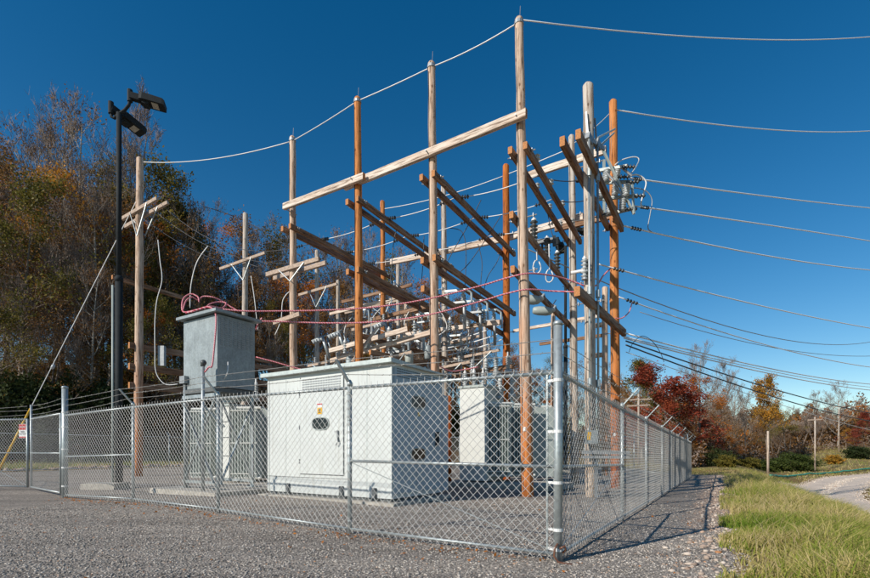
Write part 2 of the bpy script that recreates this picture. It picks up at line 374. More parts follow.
def grass_zone():
    rng = np.random.RandomState(5)
    P = []; Hh = []
    for (s0, s1, p0, p1, dens, hm) in ((-4, 6, 1.6, 6, 2300, .38), (6, 14, 1.6, 7, 1000, .38), (14, 30, 1.7, 9, 190, .40), (30, 45, -6, 12, 45, .4)):
        n = int((s1-s0)*(p1-p0)*dens); s = rng.uniform(s0, s1, n); p = rng.uniform(p0, p1, n)
        x = C0.x+FV.x*s+FR.x*p; y = C0.y+FV.y*s+FR.y*p
        patch = np.sin(x*2.1+y*.7)*np.sin(y*1.9-x*.8)+.6*np.sin(x*5.3+2)*np.sin(y*4.7)
        keep = rng.uniform(-2.0, 1.2, n) < patch+.8*sst(1.9, 2.7, p)
        keep &= (p > 1.75+.16*np.sin(s*2.3)+.12*np.sin(s*7)+rng.normal(0, .07, n))|(s > 31)
        for a_, b_ in zip(np.array(roadc)[3:-1], np.array(roadc)[4:]):
            for k_ in np.linspace(0, 1, 8): q_ = a_+(b_-a_)*k_; keep &= np.hypot(x-q_[0], y-q_[1]) > 2.3
        x = x[keep]; y = y[keep]; p = p[keep]; patch = patch[keep]
        P.append(np.stack([x, y, H(x, y)], -1)); Hh.append(hm*rng.uniform(.35, 1.25, len(x))*(.8+.25*patch)*(.45+.55*sst(1.8, 3., p)))
    P = np.concatenate(P); Hh = np.clip(np.concatenate(Hh), .05, .7)
    blades('bank_grass', P, Hh, 'long green and straw coloured grass on the bank beside the gravel strip', 6)
    n = 3200; s_ = rng.uniform(-4, 26, n); p_ = 1.75+rng.gamma(1.6, 1.1, n); x = C0.x+FV.x*s_+FR.x*p_; y = C0.y+FV.y*s_+FR.y*p_; k = (p_ < 6.5) & (np.sin(x*1.7+1)*np.sin(y*1.3)+rng.normal(0, .5, n) > -.1); x = x[k]; y = y[k]
    blades('straw_stalks', np.stack([x, y, H(x, y)], -1), rng.uniform(.2, .5, len(x)), 'tall straw stalks standing among the bank grass', 16, .0028, mat='straw')
    # drier field grass and yard-side strip
    P = []; Hh = []
    n = 46000; x = rng.uniform(22, 95, n); y = rng.uniform(24, 112, n)
    c = np.array(roadc[2:10]); 
    dd = np.full(n, 1e9)
    for a, b in zip(np.array(roadc)[:-1], np.array(roadc)[1:]):
        for k in np.linspace(0, 1, 8):
            q = a+(b-a)*k; dd = np.minimum(dd, np.hypot(x-q[0], y-q[1]))
    k = (dd > 2.5) & (((x-C0.x)*FR.x+(y-C0.y)*FR.y) > 8) & (y < np.interp(x, *FOOT)-1)
    x = x[k]; y = y[k]; P.append(np.stack([x, y, H(x, y)], -1)); Hh.append(rng.uniform(.08, .3, len(x)))
    blades('field_grass', np.concatenate(P), np.concatenate(Hh), 'dry short grass of the field around the bend in the road', 8, .022)
    n = 16000; t = rng.uniform(0, 34, n); q = rng.uniform(.6, 6, n); x = -31+t*.52-q*.856; y = 21+t*.856+q*.52
    blades('verge_grass', np.stack([x, y, H(x, y)], -1), rng.uniform(.15, .5, n), 'green grass strip behind the far left boundary fence', 9, .02)
grass_zone()
def scatter_rocks(name, pts, sizes, label, mat, seed=2):
    rng = np.random.RandomState(seed)
    ico = [(0, 0, 1), (.9, 0, .45), (.28, .85, .45), (-.72, .53, .45), (-.72, -.53, .45), (.28, -.85, .45), (.72, .53, -.45), (-.28, .85, -.45), (-.9, 0, -.45), (-.28, -.85, -.45), (.72, -.53, -.45), (0, 0, -1)]
    fc = [(0, 1, 2), (0, 2, 3), (0, 3, 4), (0, 4, 5), (0, 5, 1), (1, 6, 2), (2, 7, 3), (3, 8, 4), (4, 9, 5), (5, 10, 1), (6, 7, 2), (7, 8, 3), (8, 9, 4), (9, 10, 5), (10, 6, 1), (11, 7, 6), (11, 8, 7), (11, 9, 8), (11, 10, 9), (11, 6, 10)]
    ico = np.array(ico); n = len(pts); sc3 = np.asarray(sizes)[:, None]*rng.uniform(.55, 1.3, (n, 3))*np.array([1, 1, .6])
    v = ico[None]*(1+rng.uniform(-.25, .25, (n, 12, 1))); a = rng.uniform(0, 6.28, n); ca = np.cos(a)[:, None]; sa = np.sin(a)[:, None]
    v = v*sc3[:, None, :]; vx = v[..., 0]*ca-v[..., 1]*sa; vy = v[..., 0]*sa+v[..., 1]*ca
    V3 = np.stack([vx, vy, v[..., 2]], -1)+np.asarray(pts)[:, None, :]
    f = (np.arange(n)[:, None, None]*12+np.array(fc)[None]).reshape(-1, 3)
    o = npmesh(name, V3.reshape(-1, 3), f, [mat], k=3); return tag(o, label, 'stones', kind='stuff')
def stonemat(name, lo, mid, hi):
    m, t, b, o = nt(name); g = t.nodes.new('ShaderNodeNewGeometry')
    c = ramp(t, g.outputs['Random Per Island'], [(0, lo), (.5, mid), (.95, hi), (1, (.42, .20, .09))]); t.links.new(c, b.inputs['Base Color']); b.inputs['Roughness'].default_value = .9; b.inputs['Specular IOR Level'].default_value = .2
    return m
def rocks():
    rng = np.random.RandomState(11)
    # loose gravel stones over the foreground
    n = 90000; x = rng.uniform(-9, 6.0, n); y = 4.0+rng.uniform(0, 1, n)**1.6*9
    p = (x-C0.x)*FR.x+(y-C0.y)*FR.y; k = (p < 1.95) & (abs(x) < y*.98+.5); x = x[k]; y = y[k]
    s = rng.uniform(.005, .016, len(x)); pts = np.stack([x, y, H(x, y)+s*.1], -1)
    scatter_rocks('gravel_stones', pts, s, 'loose grey crushed gravel covering the yard and foreground', stonemat('crushed_gravel', (.12, .108, .095), (.33, .295, .255), (.62, .55, .47)), 4)
    RC = np.array(roadc); Xr = []
    for a, b in zip(RC[1:-2], RC[2:-1]):
        m_ = int(np.hypot(*(b-a))*90); t_ = rng.rand(m_, 1); nn_ = np.array([-(b-a)[1], (b-a)[0]])/np.hypot(*(b-a)); w_ = np.where(rng.rand(m_, 1) < .5, rng.normal(0, .25, (m_, 1)), rng.choice([-2.1, 2.1], (m_, 1))+rng.normal(0, .3, (m_, 1))); Xr.append(a+(b-a)*t_+nn_*w_)
    Xr = np.concatenate(Xr); s = rng.uniform(.015, .05, len(Xr)); scatter_rocks('road_stones', np.stack([Xr[:, 0], Xr[:, 1], H(Xr[:, 0], Xr[:, 1])+.05+s*.1], -1), s, 'loose stones along the edges and middle of the gravel road', stonemat('road_rubble', (.42, .34, .26), (.60, .50, .41), (.80, .70, .58)), 7)
    n = 1500; s_ = rng.uniform(-3, 30, n); p_ = 1.5+rng.normal(0, .2, n); k = rng.rand(n) < .8; x = C0.x+FV.x*s_+FR.x*p_; y = C0.y+FV.y*s_+FR.y*p_
    s = rng.uniform(.012, .04, n)*(.6+.8*rng.rand(n)); 
    n2 = 700; s2 = rng.uniform(3, 29, n2); p2 = rng.uniform(.6, 2.0, n2); x2 = C0.x+FV.x*s2+FR.x*p2; y2 = C0.y+FV.y*s2+FR.y*p2
    X = np.concatenate([x, x2]); Y = np.concatenate([y, y2]); S = np.concatenate([s, rng.uniform(.01, .028, n2)])
    scatter_rocks('edge_rocks', np.stack([X, Y, H(X, Y)+S*.2], -1), S, 'pale pinkish rocks along the edge between gravel and grass', stonemat('limestone_rubble', (.26, .19, .15), (.42, .32, .25), (.60, .51, .42)), 5)
    n = 500; t = rng.uniform(0, 30, n); q = rng.normal(1.8, .8, n); x = -30+t*.52-q*.856; y = 21+t*.856+q*.52; s = rng.uniform(.06, .3, n)
    scatter_rocks('verge_rocks', np.stack([x, y, H(x, y)+s*.2], -1), s, 'rubble rocks along the foot of the wooded slope behind the yard', stonemat('reddish_rubble', (.22, .14, .10), (.34, .24, .18), (.5, .4, .32)), 6)
rocks()
def litter():
    rng = np.random.RandomState(21); n = 900; x = rng.uniform(-12, 7, n); y = 4.2+rng.uniform(0, 1, n)**1.4*12; k = np.sin(x*.9+2)*np.sin(y*1.1)+rng.normal(0, .6, n) > .35
    t = rng.uniform(0, 13.5, 500); x2 = C0.x+FU.x*t-.5*rng.gamma(1, .35, 500)*.53; y2 = C0.y+FU.y*t-rng.gamma(1, .25, 500)*.848
    x = np.concatenate([x[k], x2]); y = np.concatenate([y[k], y2]); p = (x-C0.x)*FR.x+(y-C0.y)*FR.y; q = p < 1.6; x = x[q]; y = y[q]; n = len(x)
    z = H(x, y)+.02; C = np.stack([x, y, z], -1); a = rng.normal(size=(n, 3)); a[:, 2] *= .35; a /= np.linalg.norm(a, axis=1)[:, None]; b = np.cross(a, np.array([0, 0, 1.])+rng.normal(0, .35, (n, 3))); b /= np.linalg.norm(b, axis=1)[:, None]; s = .024*rng.uniform(.5, 1.4, (n, 1))
    o = npmesh('fallen_leaves', np.stack([C-a*s, C-b*s*.6, C+a*s, C+b*s*.6], 1).reshape(-1, 3), np.arange(n*4).reshape(n, 4), [M['l_orange']]); tag(o, 'dry orange leaves scattered over the gravel along the front fence', 'leaves', kind='stuff')
litter()

# ------------------------------------------------------------------ fences
def poly_at(path, d):
    for a, b in zip(path[:-1], path[1:]):
        L = (Vector(b)-Vector(a)).length
        if d <= L or b is path[-1]: return Vector(a).lerp(Vector(b), d/L)
        d -= L
def mesh_panel(mb, a, b, za0, zb0, za1, zb1, cell, r, off):
    """chain link between plan points a and b; bottom and top heights given at both ends"""
    a = Vector((a[0], a[1], 0)); b = Vector((b[0], b[1], 0)); L = (b-a).length; d = (b-a)/L
    nrm = Vector((-d.y, d.x, 0)); Ha = za1-za0; Hb = zb1-zb0
    def P(t, q, o):   # t along 0..L, q height fraction 0..1
        f = t/L; z0 = za0+(zb0-za0)*f; z1 = za1+(zb1-za1)*f
        c = a+d*t+nrm*o; return Vector((c.x, c.y, z0+(z1-z0)*q))
    hm = (Ha+Hb)/2; k = int(math.ceil((L+hm)/cell))
    for sgn, o in ((1, off+r*.9), (-1, off-r*.9)):
        for i in range(k+1):
            t0 = i*cell-hm if sgn > 0 else i*cell
            t1 = t0+hm*sgn
            q0, q1 = 0., 1.
            if t0 < 0: q0 = -t0/hm; t0 = 0
            if t1 > L: q1 = (L-(i*cell-hm))/hm; t1 = L
            if t0 > L: q0 = (t0-L)/hm; t0 = L
            if t1 < 0: q1 = t0/hm if sgn < 0 and q0 == 0 else q1; t1 = 0
            if q1-q0 < .01: continue
            p0 = P(t0, q0, o); p1 = P(t1, q1, -o+2*off if False else o)
            mb.tube([p0, p1], r*.88, 6, cap=False)
    k = int(L/cell)                                     # twisted selvage above the top rail
    for i in range(k):
        t = (i+.5)*cell; p = P(t, 1, off); f = 1.0
        mb.tube([p, p+Vector((0, 0, .05))], r*1.1, 3); mb.tube([p, p+d*cell*.25-Vector((0, 0, .03))], r, 3, cap=False)
def outrig(mb, top, n, L=.42, m=0):
    e = top+n*L*.72+Vector((0, 0, L*.72)); mb.bar(top-Vector((0, 0, .03)), e, .05, .022)
    return e
def strand(mb, pts, r=.005, barb=.13, seed=0):
    rr = random.Random(seed)
    P = []
    for a, b in zip(pts[:-1], pts[1:]):
        a = Vector(a); b = Vector(b); L = (b-a).length; n = max(2, int(L/.6)); sg = .006*L*rr.uniform(.3, 2)
        for i in range(n): t = i/n; P.append(a.lerp(b, t)-Vector((0, 0, 4*sg*t*(1-t))))
    P.append(Vector(pts[-1])); mb.tube(P, r, 4)
    for a, b in zip(P[:-1], P[1:]):
        L = (b-a).length; k = int(L/barb)
        for i in range(k):
            c = a.lerp(b, (i+.5)/k); d = Vector((rr.uniform(-1, 1), rr.uniform(-1, 1), rr.uniform(-1, 1))).normalized()*.022
            mb.tube([c-d, c+d], .0032, 3, cap=False)
def fence(name, posts, ztops, label, nrm, cell=.12, r=.0035, pr=.035, mid=(), barbs=3, botrail=True, skipfirst=True, corner_strands=None, barb_to=None, off=None, lastpost=True):
    """posts: list of (x, y, zbase)"""
    o = thing(name, Vector(posts[0]), label, 'fence')
    nrm = Vector(nrm)
    tr = MB(); br = MB(); mm = MB(); bw = MB(); ml = MB()
    off = pr*1.15 if off is None else off
    tops = []
    for i, (q, zt) in enumerate(zip(posts, ztops)):
        q = Vector(q)
        if i == 0 and skipfirst: tops.append(None); continue
        if i == len(posts)-1 and not lastpost: tops.append(None); continue
        mb = MB(); T = Vector((q.x, q.y, zt)); mb.tube([(q.x, q.y, q.z-.3), (q.x, q.y, zt+.04)], pr, 8)
        for k in range(6):
            zz = q.z+.2+k*(zt-q.z-.3)/5; mb.tube([(q.x, q.y, zz-.008), (q.x, q.y, zz+.008)], pr*1.12, 8)
        mb.lathe((q.x, q.y, zt+.03), UP, [(0, pr*1.25), (.05, pr*1.25), (.09, pr*.6), (.1, .01)], 8)
        P = mb.build('post', M['galv'], o, smooth=True)
        ob = MB(); tops.append(outrig(ob, T+Vector((0, 0, .09)), nrm)); ob.build('outrigger', M['galv'], P)
    for i in range(len(posts)-1):
        a = Vector(posts[i]); b = Vector(posts[i+1]); za, zb = ztops[i], ztops[i+1]
        tr.tube([(a.x, a.y, za), (b.x, b.y, zb)], .024, 8)
        if botrail: br.tube([(a.x, a.y, a.z+.08), (b.x, b.y, b.z+.08)], .021, 8)
        if i in mid: ml = MB(); ml.tube([(a.x, a.y, a.z+(za-a.z)*.5), (b.x, b.y, b.z+(zb-b.z)*.5)], .022, 8); ml.build('middle_rail', M['galv'], o, smooth=True)
        mesh_panel(mm, a, b, a.z+.03, b.z+.03, za+.02, zb+.02, cell, r, off*(1 if nrm.dot(Vector((-(b-a).y, (b-a).x, 0))) > 0 else -1))
    tr.build('top_rail', M['galv'], o, smooth=True)
    if botrail: br.build('bottom_rail', M['galv'], o, smooth=True)
    tag(mm.build('wire_mesh', M['mesh'], o))
    for k in range(barbs):
        f = (.35, .68, .98)[k]; pts = []
        for i, (q, zt) in enumerate(zip(posts, ztops)):
            if tops[i] is None:
                if i == 0 and corner_strands: pts.append(Vector((q[0], q[1], corner_strands[k])))
                elif i == len(posts)-1 and corner_strands: pts.append(Vector((q[0], q[1], zt+.1+.16*k)))
                continue
            T = Vector((q[0], q[1], zt+.09)); pts.append(T.lerp(tops[i], f))
        sb = MB(); strand(sb, pts, seed=k+len(posts)); sb.build('barbed_strand', M['bwire'], o)
    return o
def cpost(x, y, z0, z1, r, label, hook=False, bands=(.12, .35, .9, 1.5, 2.1)):
    o = thing('gate_post' if 'gate' in label.split()[2:4] else 'corner_post', Vector((x, y, z0)), label, 'fence post')
    mb = MB(); mb.tube([(x, y, z0-.3), (x, y, z1)], r, 16); mb.lathe((x, y, z1), UP, [(0, r*1.12), (.03, r*1.12), (.055, r*.7), (.06, .01)], 16)
    mb.build('shaft', M['galv'], o, smooth=True)
    for b in bands:
        tb = MB(); tb.lathe((x, y, z0+b), UP, [(0, r*1.08), (.035, r*1.08)], 16); tb.bar((x, y, z0+b+.017), Vector((x, y, z0+b+.017))+FU*(r+.08), .012, .03); tb.build('tension_band', M['alum'], o, smooth=False)
    if hook:
        hb = MB(); c = Vector((x, y, z0))
        hb.tube([c+Vector((-.02, -.075, .22)), c+Vector((-.06, -.09, .17)), c+Vector((-.07, -.1, .08)), c+Vector((-.03, -.12, .02)), c+Vector((.06, -.14, 0)), c+Vector((.12, -.16, .0))], .013, 6)
        hb.tube([c+Vector((.0, -.07, .16)), c+Vector((.06, -.07, .19)), c+Vector((.08, -.04, .14)), c+Vector((.05, -.02, .10))], .014, 6)
        hb.build('ground_cable', M['porcbr'], o, smooth=True)
    return o
cpost(C0.x, C0.y, hz(C0.x, C0.y), 2.76, .052, 'tall thick galvanised corner post where the two fences meet', hook=True)
lp = [(1.44, 5.55, 0.), (-1.32, 7.34, 0), (-4.24, 9.27, 0), (-7.1, 11.15, 0), (-10.05, 12.87, 0)]
lp = [(x, y, hz(x, y)) for x, y, _ in lp]
ltop = [2.21, 2.26, 2.31, 2.31, 2.24]
left = fence('chain_link_fence', lp, ltop, 'front chain link fence from the corner post to the gate post', -V, mid=(0, 3), corner_strands=(2.24, 2.45, 2.60), lastpost=False)
mb = MB(); q0 = Vector(lp[0]); q1 = Vector(lp[1])
mb.bar(q0+(q1-q0).normalized()*.13+Vector((0, 0, .08)), q0+(q1-q0).normalized()*.13+Vector((0, 0, 2.2)), .018, .02, up=V)
mb.build('tension_bar', M['galv'], left)
mb = MB(); mb.tube([q0+Vector((-.06, .04, .12)), q1+Vector((.03, 0, 1.1))], .006, 5); mb.build('truss_rod', M['galv'], left)
# gate post and gates
cpost(-10.05, 12.87, hz(-10.05, 12.87), 2.98, .072, 'tall bluish galvanised gate post between the fence and the gate', bands=(.3, .8, 1.3, 1.9, 2.3))
def gate(pa, pb, ztop, label, diag):
    a = Vector((pa[0], pa[1], hz(*pa)+.12)); b = Vector((pb[0], pb[1], hz(*pb)+.12))
    o = thing('chain_link_gate', a, label, 'gate', 'leaves of the entrance gate')
    f = MB()
    for z in (0, ztop-a.z): f.tube([a+Vector((0, 0, z)), b+Vector((0, 0, z+(b.z-a.z)*0))], .024, 8)
    f.tube([a+Vector((0, 0, (ztop-a.z)*.5)), b+Vector((0, 0, (ztop-a.z)*.5))], .02, 8)
    f.build('frame_rail', M['galv'], o, smooth=True)
    for e, zt in ((a, ztop), (b, ztop+.45)):
        s = MB(); s.tube([e-Vector((0, 0, .03)), Vector((e.x, e.y, zt))], .033, 8); s.build('stile', M['galv'], o, smooth=True)
    m = MB(); mesh_panel(m, a, b, a.z, b.z, ztop, ztop, .12, .0035 if diag else .0018, .03); m.build('wire_mesh', M['mesh'], o)
    for k in range(3):
        s = MB(); strand(s, [a+Vector((0, 0, ztop-a.z+.14*(k+1))), Vector((b.x, b.y, ztop+.14*(k+1)))], seed=k); s.build('barbed_strand', M['bwire'], o)
    if diag:
        s = MB(); s.tube([a+Vector((0, 0, .03)), b+Vector((0, 0, 2.0))], .01, 5); s.build('brace_rod', M['galv'], o)
    return o
g1 = gate((-10.3, 13.05), (-12.95, 15.2), 2.3, 'half open gate leaf hinged on the tall bluish gate post', False)
g2 = gate((-13.2, 15.35), (-18.3, 16.6), 2.3, 'gate leaf that carries the red and white warning sign', True)
fence('chain_link_fence', [(x, y, hz(x, y)) for x, y in ((-18.5, 16.65), (-24, 18.5), (-29.5, 21.5))], [2.4]*3, 'chain link fence section beyond the leaf with the warning sign', (-.3, -.95, 0), skipfirst=False)
# warning sign on gate
so = thing('warning_sign', PX(23, 431, 15.55), 'small red and white warning sign wired to the gate', 'sign')
c = PX(23, 431, 15.55); e = Vector((-.97, .24, 0)); n = Vector((-.24, -.97, 0))
mb = MB(); mb.box(c, e*.17, n*.006, UP*.23); mb.build('plate', M['signwhite'], so)
mb = MB(); mb.box(c+n*.008+UP*.13, e*.165, n*.004, UP*.09); mb.build('red_panel', M['red'], so)
mb = MB(); mb.box(c+n*.008-UP*.2, e*.165, n*.004, UP*.02); mb.build('red_strip', M['red'], so)
def text(body, size, loc, right, mat, parent, name='lettering', up=UP):
    cu = bpy.data.curves.new(name, 'FONT'); cu.body = body; cu.size = size; cu.align_x = 'CENTER'; cu.align_y = 'CENTER'; cu.extrude = .001
    t = bpy.data.objects.new(name, cu); COL.objects.link(t)
    r = Vector(right).normalized(); u = Vector(up); nn = r.cross(u)
    m4 = Matrix((r, u, nn)).transposed().to_4x4(); m4.translation = loc
    dg = bpy.context.evaluated_depsgraph_get(); me = bpy.data.meshes.new_from_object(t.evaluated_get(dg)); bpy.data.objects.remove(t)
    me.materials.clear(); me.materials.append(mat); o = bpy.data.objects.new(name, me); COL.objects.link(o); o.parent = parent
    m4.translation = Vector(loc)-wloc(parent); o.matrix_local = m4; return o
text('DANGER', .075, c+n*.016+UP*.13, -e, M['signwhite'], so)
text('HIGH\nVOLTAGE', .07, c+n*.010-UP*.06, -e, M['black'], so)
# right fence
rp = []; rt = []
for d, k in ((0, 0), (4.2, 1), (7.6, 2), (11.4, 3), (14.7, 4), (18.0, 5), (21.3, 6), (24.7, 7), (28.2, 8)):
    x = C0.x+FV.x*d; y = C0.y+FV.y*d; z = hz(x, y); rp.append((x, y, z)); rt.append((-.0145*min(d, 28))+2.21-(.06 if k else 0))
right = fence('chain_link_fence', rp, rt, 'long side chain link fence running back from the corner post beside the grass', FR, mid=(0,), corner_strands=(2.24, 2.45, 2.60), cell=.12)
mb = MB(); mb.tube([Vector(rp[0])+Vector((.03, .05, .12)), Vector(rp[1])+Vector((0, 0, 1.1))], .006, 5); mb.build('truss_rod', M['galv'], right)
def far_fence(path, n, label, nrm, hgt=2.3):
    pts = []
    for i in range(n+1):
        t = i/n; q = Vector(path[0]).lerp(Vector(path[1]), t); pts.append((q.x, q.y, hz(q.x, q.y)))
    return fence('chain_link_fence', pts, [p[2]+hgt for p in pts], label, nrm, skipfirst=False, barbs=3, cell=.16)
far_fence([(-29.5, 21.5), (-15, 45.4)], 8, 'far side boundary fence at the foot of the wooded hill', (-.856, .52, 0))
far_fence([(-15, 45.4), (16.0, 30.0)], 11, 'rear boundary fence behind the timber racks', (.44, .9, 0))

# ------------------------------------------------------------------ timber poles
def pole(name, bpx, Y, ytop, tpx, mat, label, r0=.17, r1=.12, group='upright timber poles of the substation', base=None, Z=None):
    bx = (bpx-CX)/F*Y; b = Vector((bx, Y, hz(bx, Y))); t = PX(tpx, ytop, Y)
    o = thing(name, b, label, 'pole', group)
    mb = MB(); rr = random.Random(int(bpx*10)); pts = []; rs = []; n = 14
    for i in range(n+1):
        f = i/n; q = (b-Vector((0, 0, .4))).lerp(t, f); q = q+Vector((rr.uniform(-1, 1), rr.uniform(-1, 1), 0))*.012*(0 < i < n); pts.append(q); rs.append((r0+(r1-r0)*f)*rr.uniform(.97, 1.03))
    pts.append(t+Vector((.01, 0, .05))); rs.append(r1*.75)
    mb.tube(pts, rs, 14); mb.build('shaft', M[mat], o, smooth=True)
    o['_top'] = 0; del o['_top']
    return o, b, t
def axis_at(b, t, z):
    f = (z-b.z)/(t.z-b.z); return b.lerp(t, f)
PO = {}
def addpole(key, *a, **k): PO[key] = pole(*a, **k)
R_ = 'timber_pole'
addpole('P1', R_, 528, 13.7, 20, 519, 'pole_mix', 'tallest front pole, pale at the top, nearest to the corner post', .175, .12)
addpole('P2', R_, 436, 15.3, 64, 431.5, 'pole_mix', 'second tallest front pole, standing behind the end of the white cabinet')
addpole('P3', R_, 360, 16.8, 99, 357.5, 'pole_mid', 'orange front pole third from the corner, where the two pale top beams overlap', .17, .12)
addpole('P4', R_, 294, 18.9, 138, 292.5, 'pole_mix', 'front row pole at the far end of the pale top beams')
addpole('B1', R_, 575, 19.2, 137, 571.5, 'pole_pale', 'bleached rear pole beside the slim black lamp post', .17, .125)
addpole('B2', R_, 506.5, 20.8, 166, 506, 'pole_org', 'deep orange rear pole with no crossarm between the two tallest poles', .165, .14)
addpole('B3', R_, 446, 22.4, 187, 443.5, 'pole_pale', 'pale rear pole half hidden behind the second tallest pole')
addpole('B4', R_, 384, 23.8, 202, 382.5, 'pole_mid', 'slim orange rear pole with the insulator bracket near its middle')
addpole('P0', R_, 591, 14.3, 86, 588, 'pole_pale', 'thick bleached pole that carries the two steel operating pipes', .165, .155)
addpole('B0', R_, 616, 18.2, 102, 613, 'pole_mid', 'orange pole with the steel switch frame and outgoing lines', .19, .145)
addpole('T1', 'utility_pole', 138, 23.5, 159, 140, 'pole_mix', 'tall pole with a double crossarm beside the lamp post, guyed to the ground', .21, .16)
addpole('T2', 'utility_pole', 244, 29.6, 214, 245.5, 'pole_pale', 'pale pole with one braced crossarm behind the elevated metal box', .2, .15)
addpole('T3', 'utility_pole', 317, 32.5, 251, 317, 'pole_pale', 'slim distant pole with a braced crossarm joined to a shorter pole', .17, .13)
addpole('T4', 'utility_pole', 338, 34, 281, 338, 'pole_pale', 'shortest slim pole next to the distant braced crossarm', .15, .12)
addpole('T5', 'utility_pole', 399, 30, 265, 398, 'pole_pale', 'slim pole just behind the orange rear pole with the bracket', .15, .12)
addpole('T6', 'utility_pole', 406, 33, 304, 406, 'pole_mix', 'low brown pole with white braces behind the switch rack', .15, .12)
addpole('C1', R_, 605, 25.3, 288, 605, 'pole_mix', 'short rear pole with round timber ends, beside the pole with the steel switch frame', .17, .15)
addpole('C2', R_, 553, 27.5, 306, 553, 'pole_mix', 'thin rear pole seen just behind the tallest pole', .14, .12)
addpole('C3', R_, 485, 29, 325, 485, 'pole_pale', 'thin grey pole beside the deep orange rear pole', .13, .11)
# stub logs on C1
for zpx in (325, 355):
    c = PX(600, zpx, 25.1); mb = MB(); mb.tube([c+U*.35, c-U*.1], .13, 10); mb.build('log_bracket', M['pole_mix'], PO['C1'][0], smooth=True)

def timber(a, b, w, h, mat, label, group, name='timber_beam'):
    a = Vector(a); b = Vector(b); d = b-a; L = d.length; d.normalize(); r = UP.cross(d).normalized(); n = d.cross(r)
    me = bpy.data.meshes.new(name); bmv = []; k = 10; rr = random.Random(int(L*1000))
    ch = .012
    prof = [(-w/2+ch, -h/2), (w/2-ch, -h/2), (w/2, -h/2+ch), (w/2, h/2-ch), (w/2-ch, h/2), (-w/2+ch, h/2), (-w/2, h/2-ch), (-w/2, -h/2+ch)]
    fs = []; mi = []
    for i in range(k+1):
        oy = rr.uniform(-.006, .006); oz = rr.uniform(-.006, .006)-.0*i
        for (y, z) in prof: bmv.append((L*i/k, y+oy, z+oz))
    m = 8
    for i in range(k):
        for j in range(m): fs.append((i*m+j, i*m+(j+1) % m, (i+1)*m+(j+1) % m, (i+1)*m+j)); mi.append(0)
    fs.append(tuple(range(m-1, -1, -1))); fs.append(tuple(k*m+j for j in range(m))); mi += [1, 1]
    me.from_pydata(bmv, [], fs); me.materials.append(M[mat]); me.materials.append(M['end']); me.polygons.foreach_set('material_index', mi); me.update()
    o = bpy.data.objects.new(name, me); COL.objects.link(o); m4 = Matrix((d, r, n)).transposed().to_4x4(); m4.translation = a; o.matrix_world = m4
    return tag(o, label, 'beam', group)
GB = 'timber beams bolted to the poles'
def bolt_plates(o, pts, d):
    for p in pts:
        pass
# pale top beams (front row), camera side of the poles
def on(key, z, off=0.):
    q, b, t = PO[key]; p = axis_at(b, t, z); return p+V*off
o_ = -.30
e1 = on('P1', 10.75, o_)-U*.28; e3 = on('P3', 10.9, o_)
timber(e1, PX(345, 187, 17.1), .14, .25, 'beam_pale', 'long pale top beam across the two tallest front poles', GB)
timber(PX(364, 176.5, 16.3), PX(284, 207, 18.6), .13, .24, 'beam_pale', 'shorter pale top beam overlapping the long one, ending at the far front pole', GB)
# rear row top beams
b = on('B1', 10.8, .32); b2 = on('B2', 10.75, .32); b3 = on('B3', 10.75, .30); b4 = on('B4', 10.8, .32)
timber(b-U*.35, b2+U*.2, .14, .28, 'beam_pale', 'pale rear beam between the bleached pole and the deep orange pole', GB)
timber(b2+U*.25, b4+U*.15, .14, .28, 'beam_pale', 'pale rear beam from the deep orange pole to the slim orange pole', GB)
timber(PX(524, 177, 20.6), PX(606, 150, 18.6), .13, .30, 'beam_pale', 'high pale beam behind the tops of the beam pairs, reaching the bleached poles', GB)
timber(PX(555, 229, 19.6), PX(612, 216, 18.4), .13, .24, 'beam', 'short brown cross beam just under the steel switch frame', GB)
# beam pairs, front pole to rear pole
def pair(ka, kb, z, label, both=True, ext=.35, exb=.45, w=.125, h=.20, off=.22):
    qa, ba, ta = PO[ka]; qb, bb, tb = PO[kb]; A = axis_at(ba, ta, z); B = axis_at(bb, tb, z); d = (B-A).normalized(); s = Vector((-d.y, d.x, 0)).normalized()
    r = []
    for sg, nm in ((1, 'left'), (-1, 'right')):
        if sg == -1 and not both: continue
        r.append(timber(A-d*ext+s*off*sg, B+d*exb+s*off*sg, w, h, 'beam', label % nm if both else label, GB))
    return r
pair('P1', 'B1', 9.85, '%s of the highest beam pair fixed to the tallest pole')
pair('P1', 'B1', 8.0, 'single middle level beam on the tallest pole, carrying black insulators', both=False, off=.22)
pair('P1', 'B1', 6.45, 'single lowest beam on the tallest pole, above the round grey units', both=False)
pair('P2', 'B2', 10.0, '%s of the highest beam pair fixed to the second tallest pole')
pair('P2', 'B2', 7.35, '%s middle level beam on the second tallest pole')
pair('P2', 'B2', 6.45, 'single lowest beam of the second tallest pole, carrying grey switches', both=False)
pair('P3', 'B3', 10.0, '%s of the highest beam pair fixed to the orange front pole')
pair('P3', 'B3', 7.55, '%s lower beam fixed to the orange front pole')
pair('P4', 'B4', 10.05, '%s beam of the pair on the front pole farthest from the corner')
# pair at the switch tower
A = Vector((3.75, 12.75, 0)); 
for sg, px0, px1, ye in ((1, 562, 608, 228), (-1, 578, 622, 229)):
    a = PX(px0, 141 if sg > 0 else 134, 12.9 if sg > 0 else 12.6); b = PX(px1, ye, 18.4 if sg > 0 else 18.0)
    timber(a, b, .14, .26, 'beam', '%s of the top beam pair that passes the thick bleached pole' % ('left' if sg > 0 else 'right'), GB)
timber(PX(577, 291, 12.75), PX(624, 333, 18.2), .16, .26, 'beam', 'single lower beam crossing the two steel operating pipes', GB)
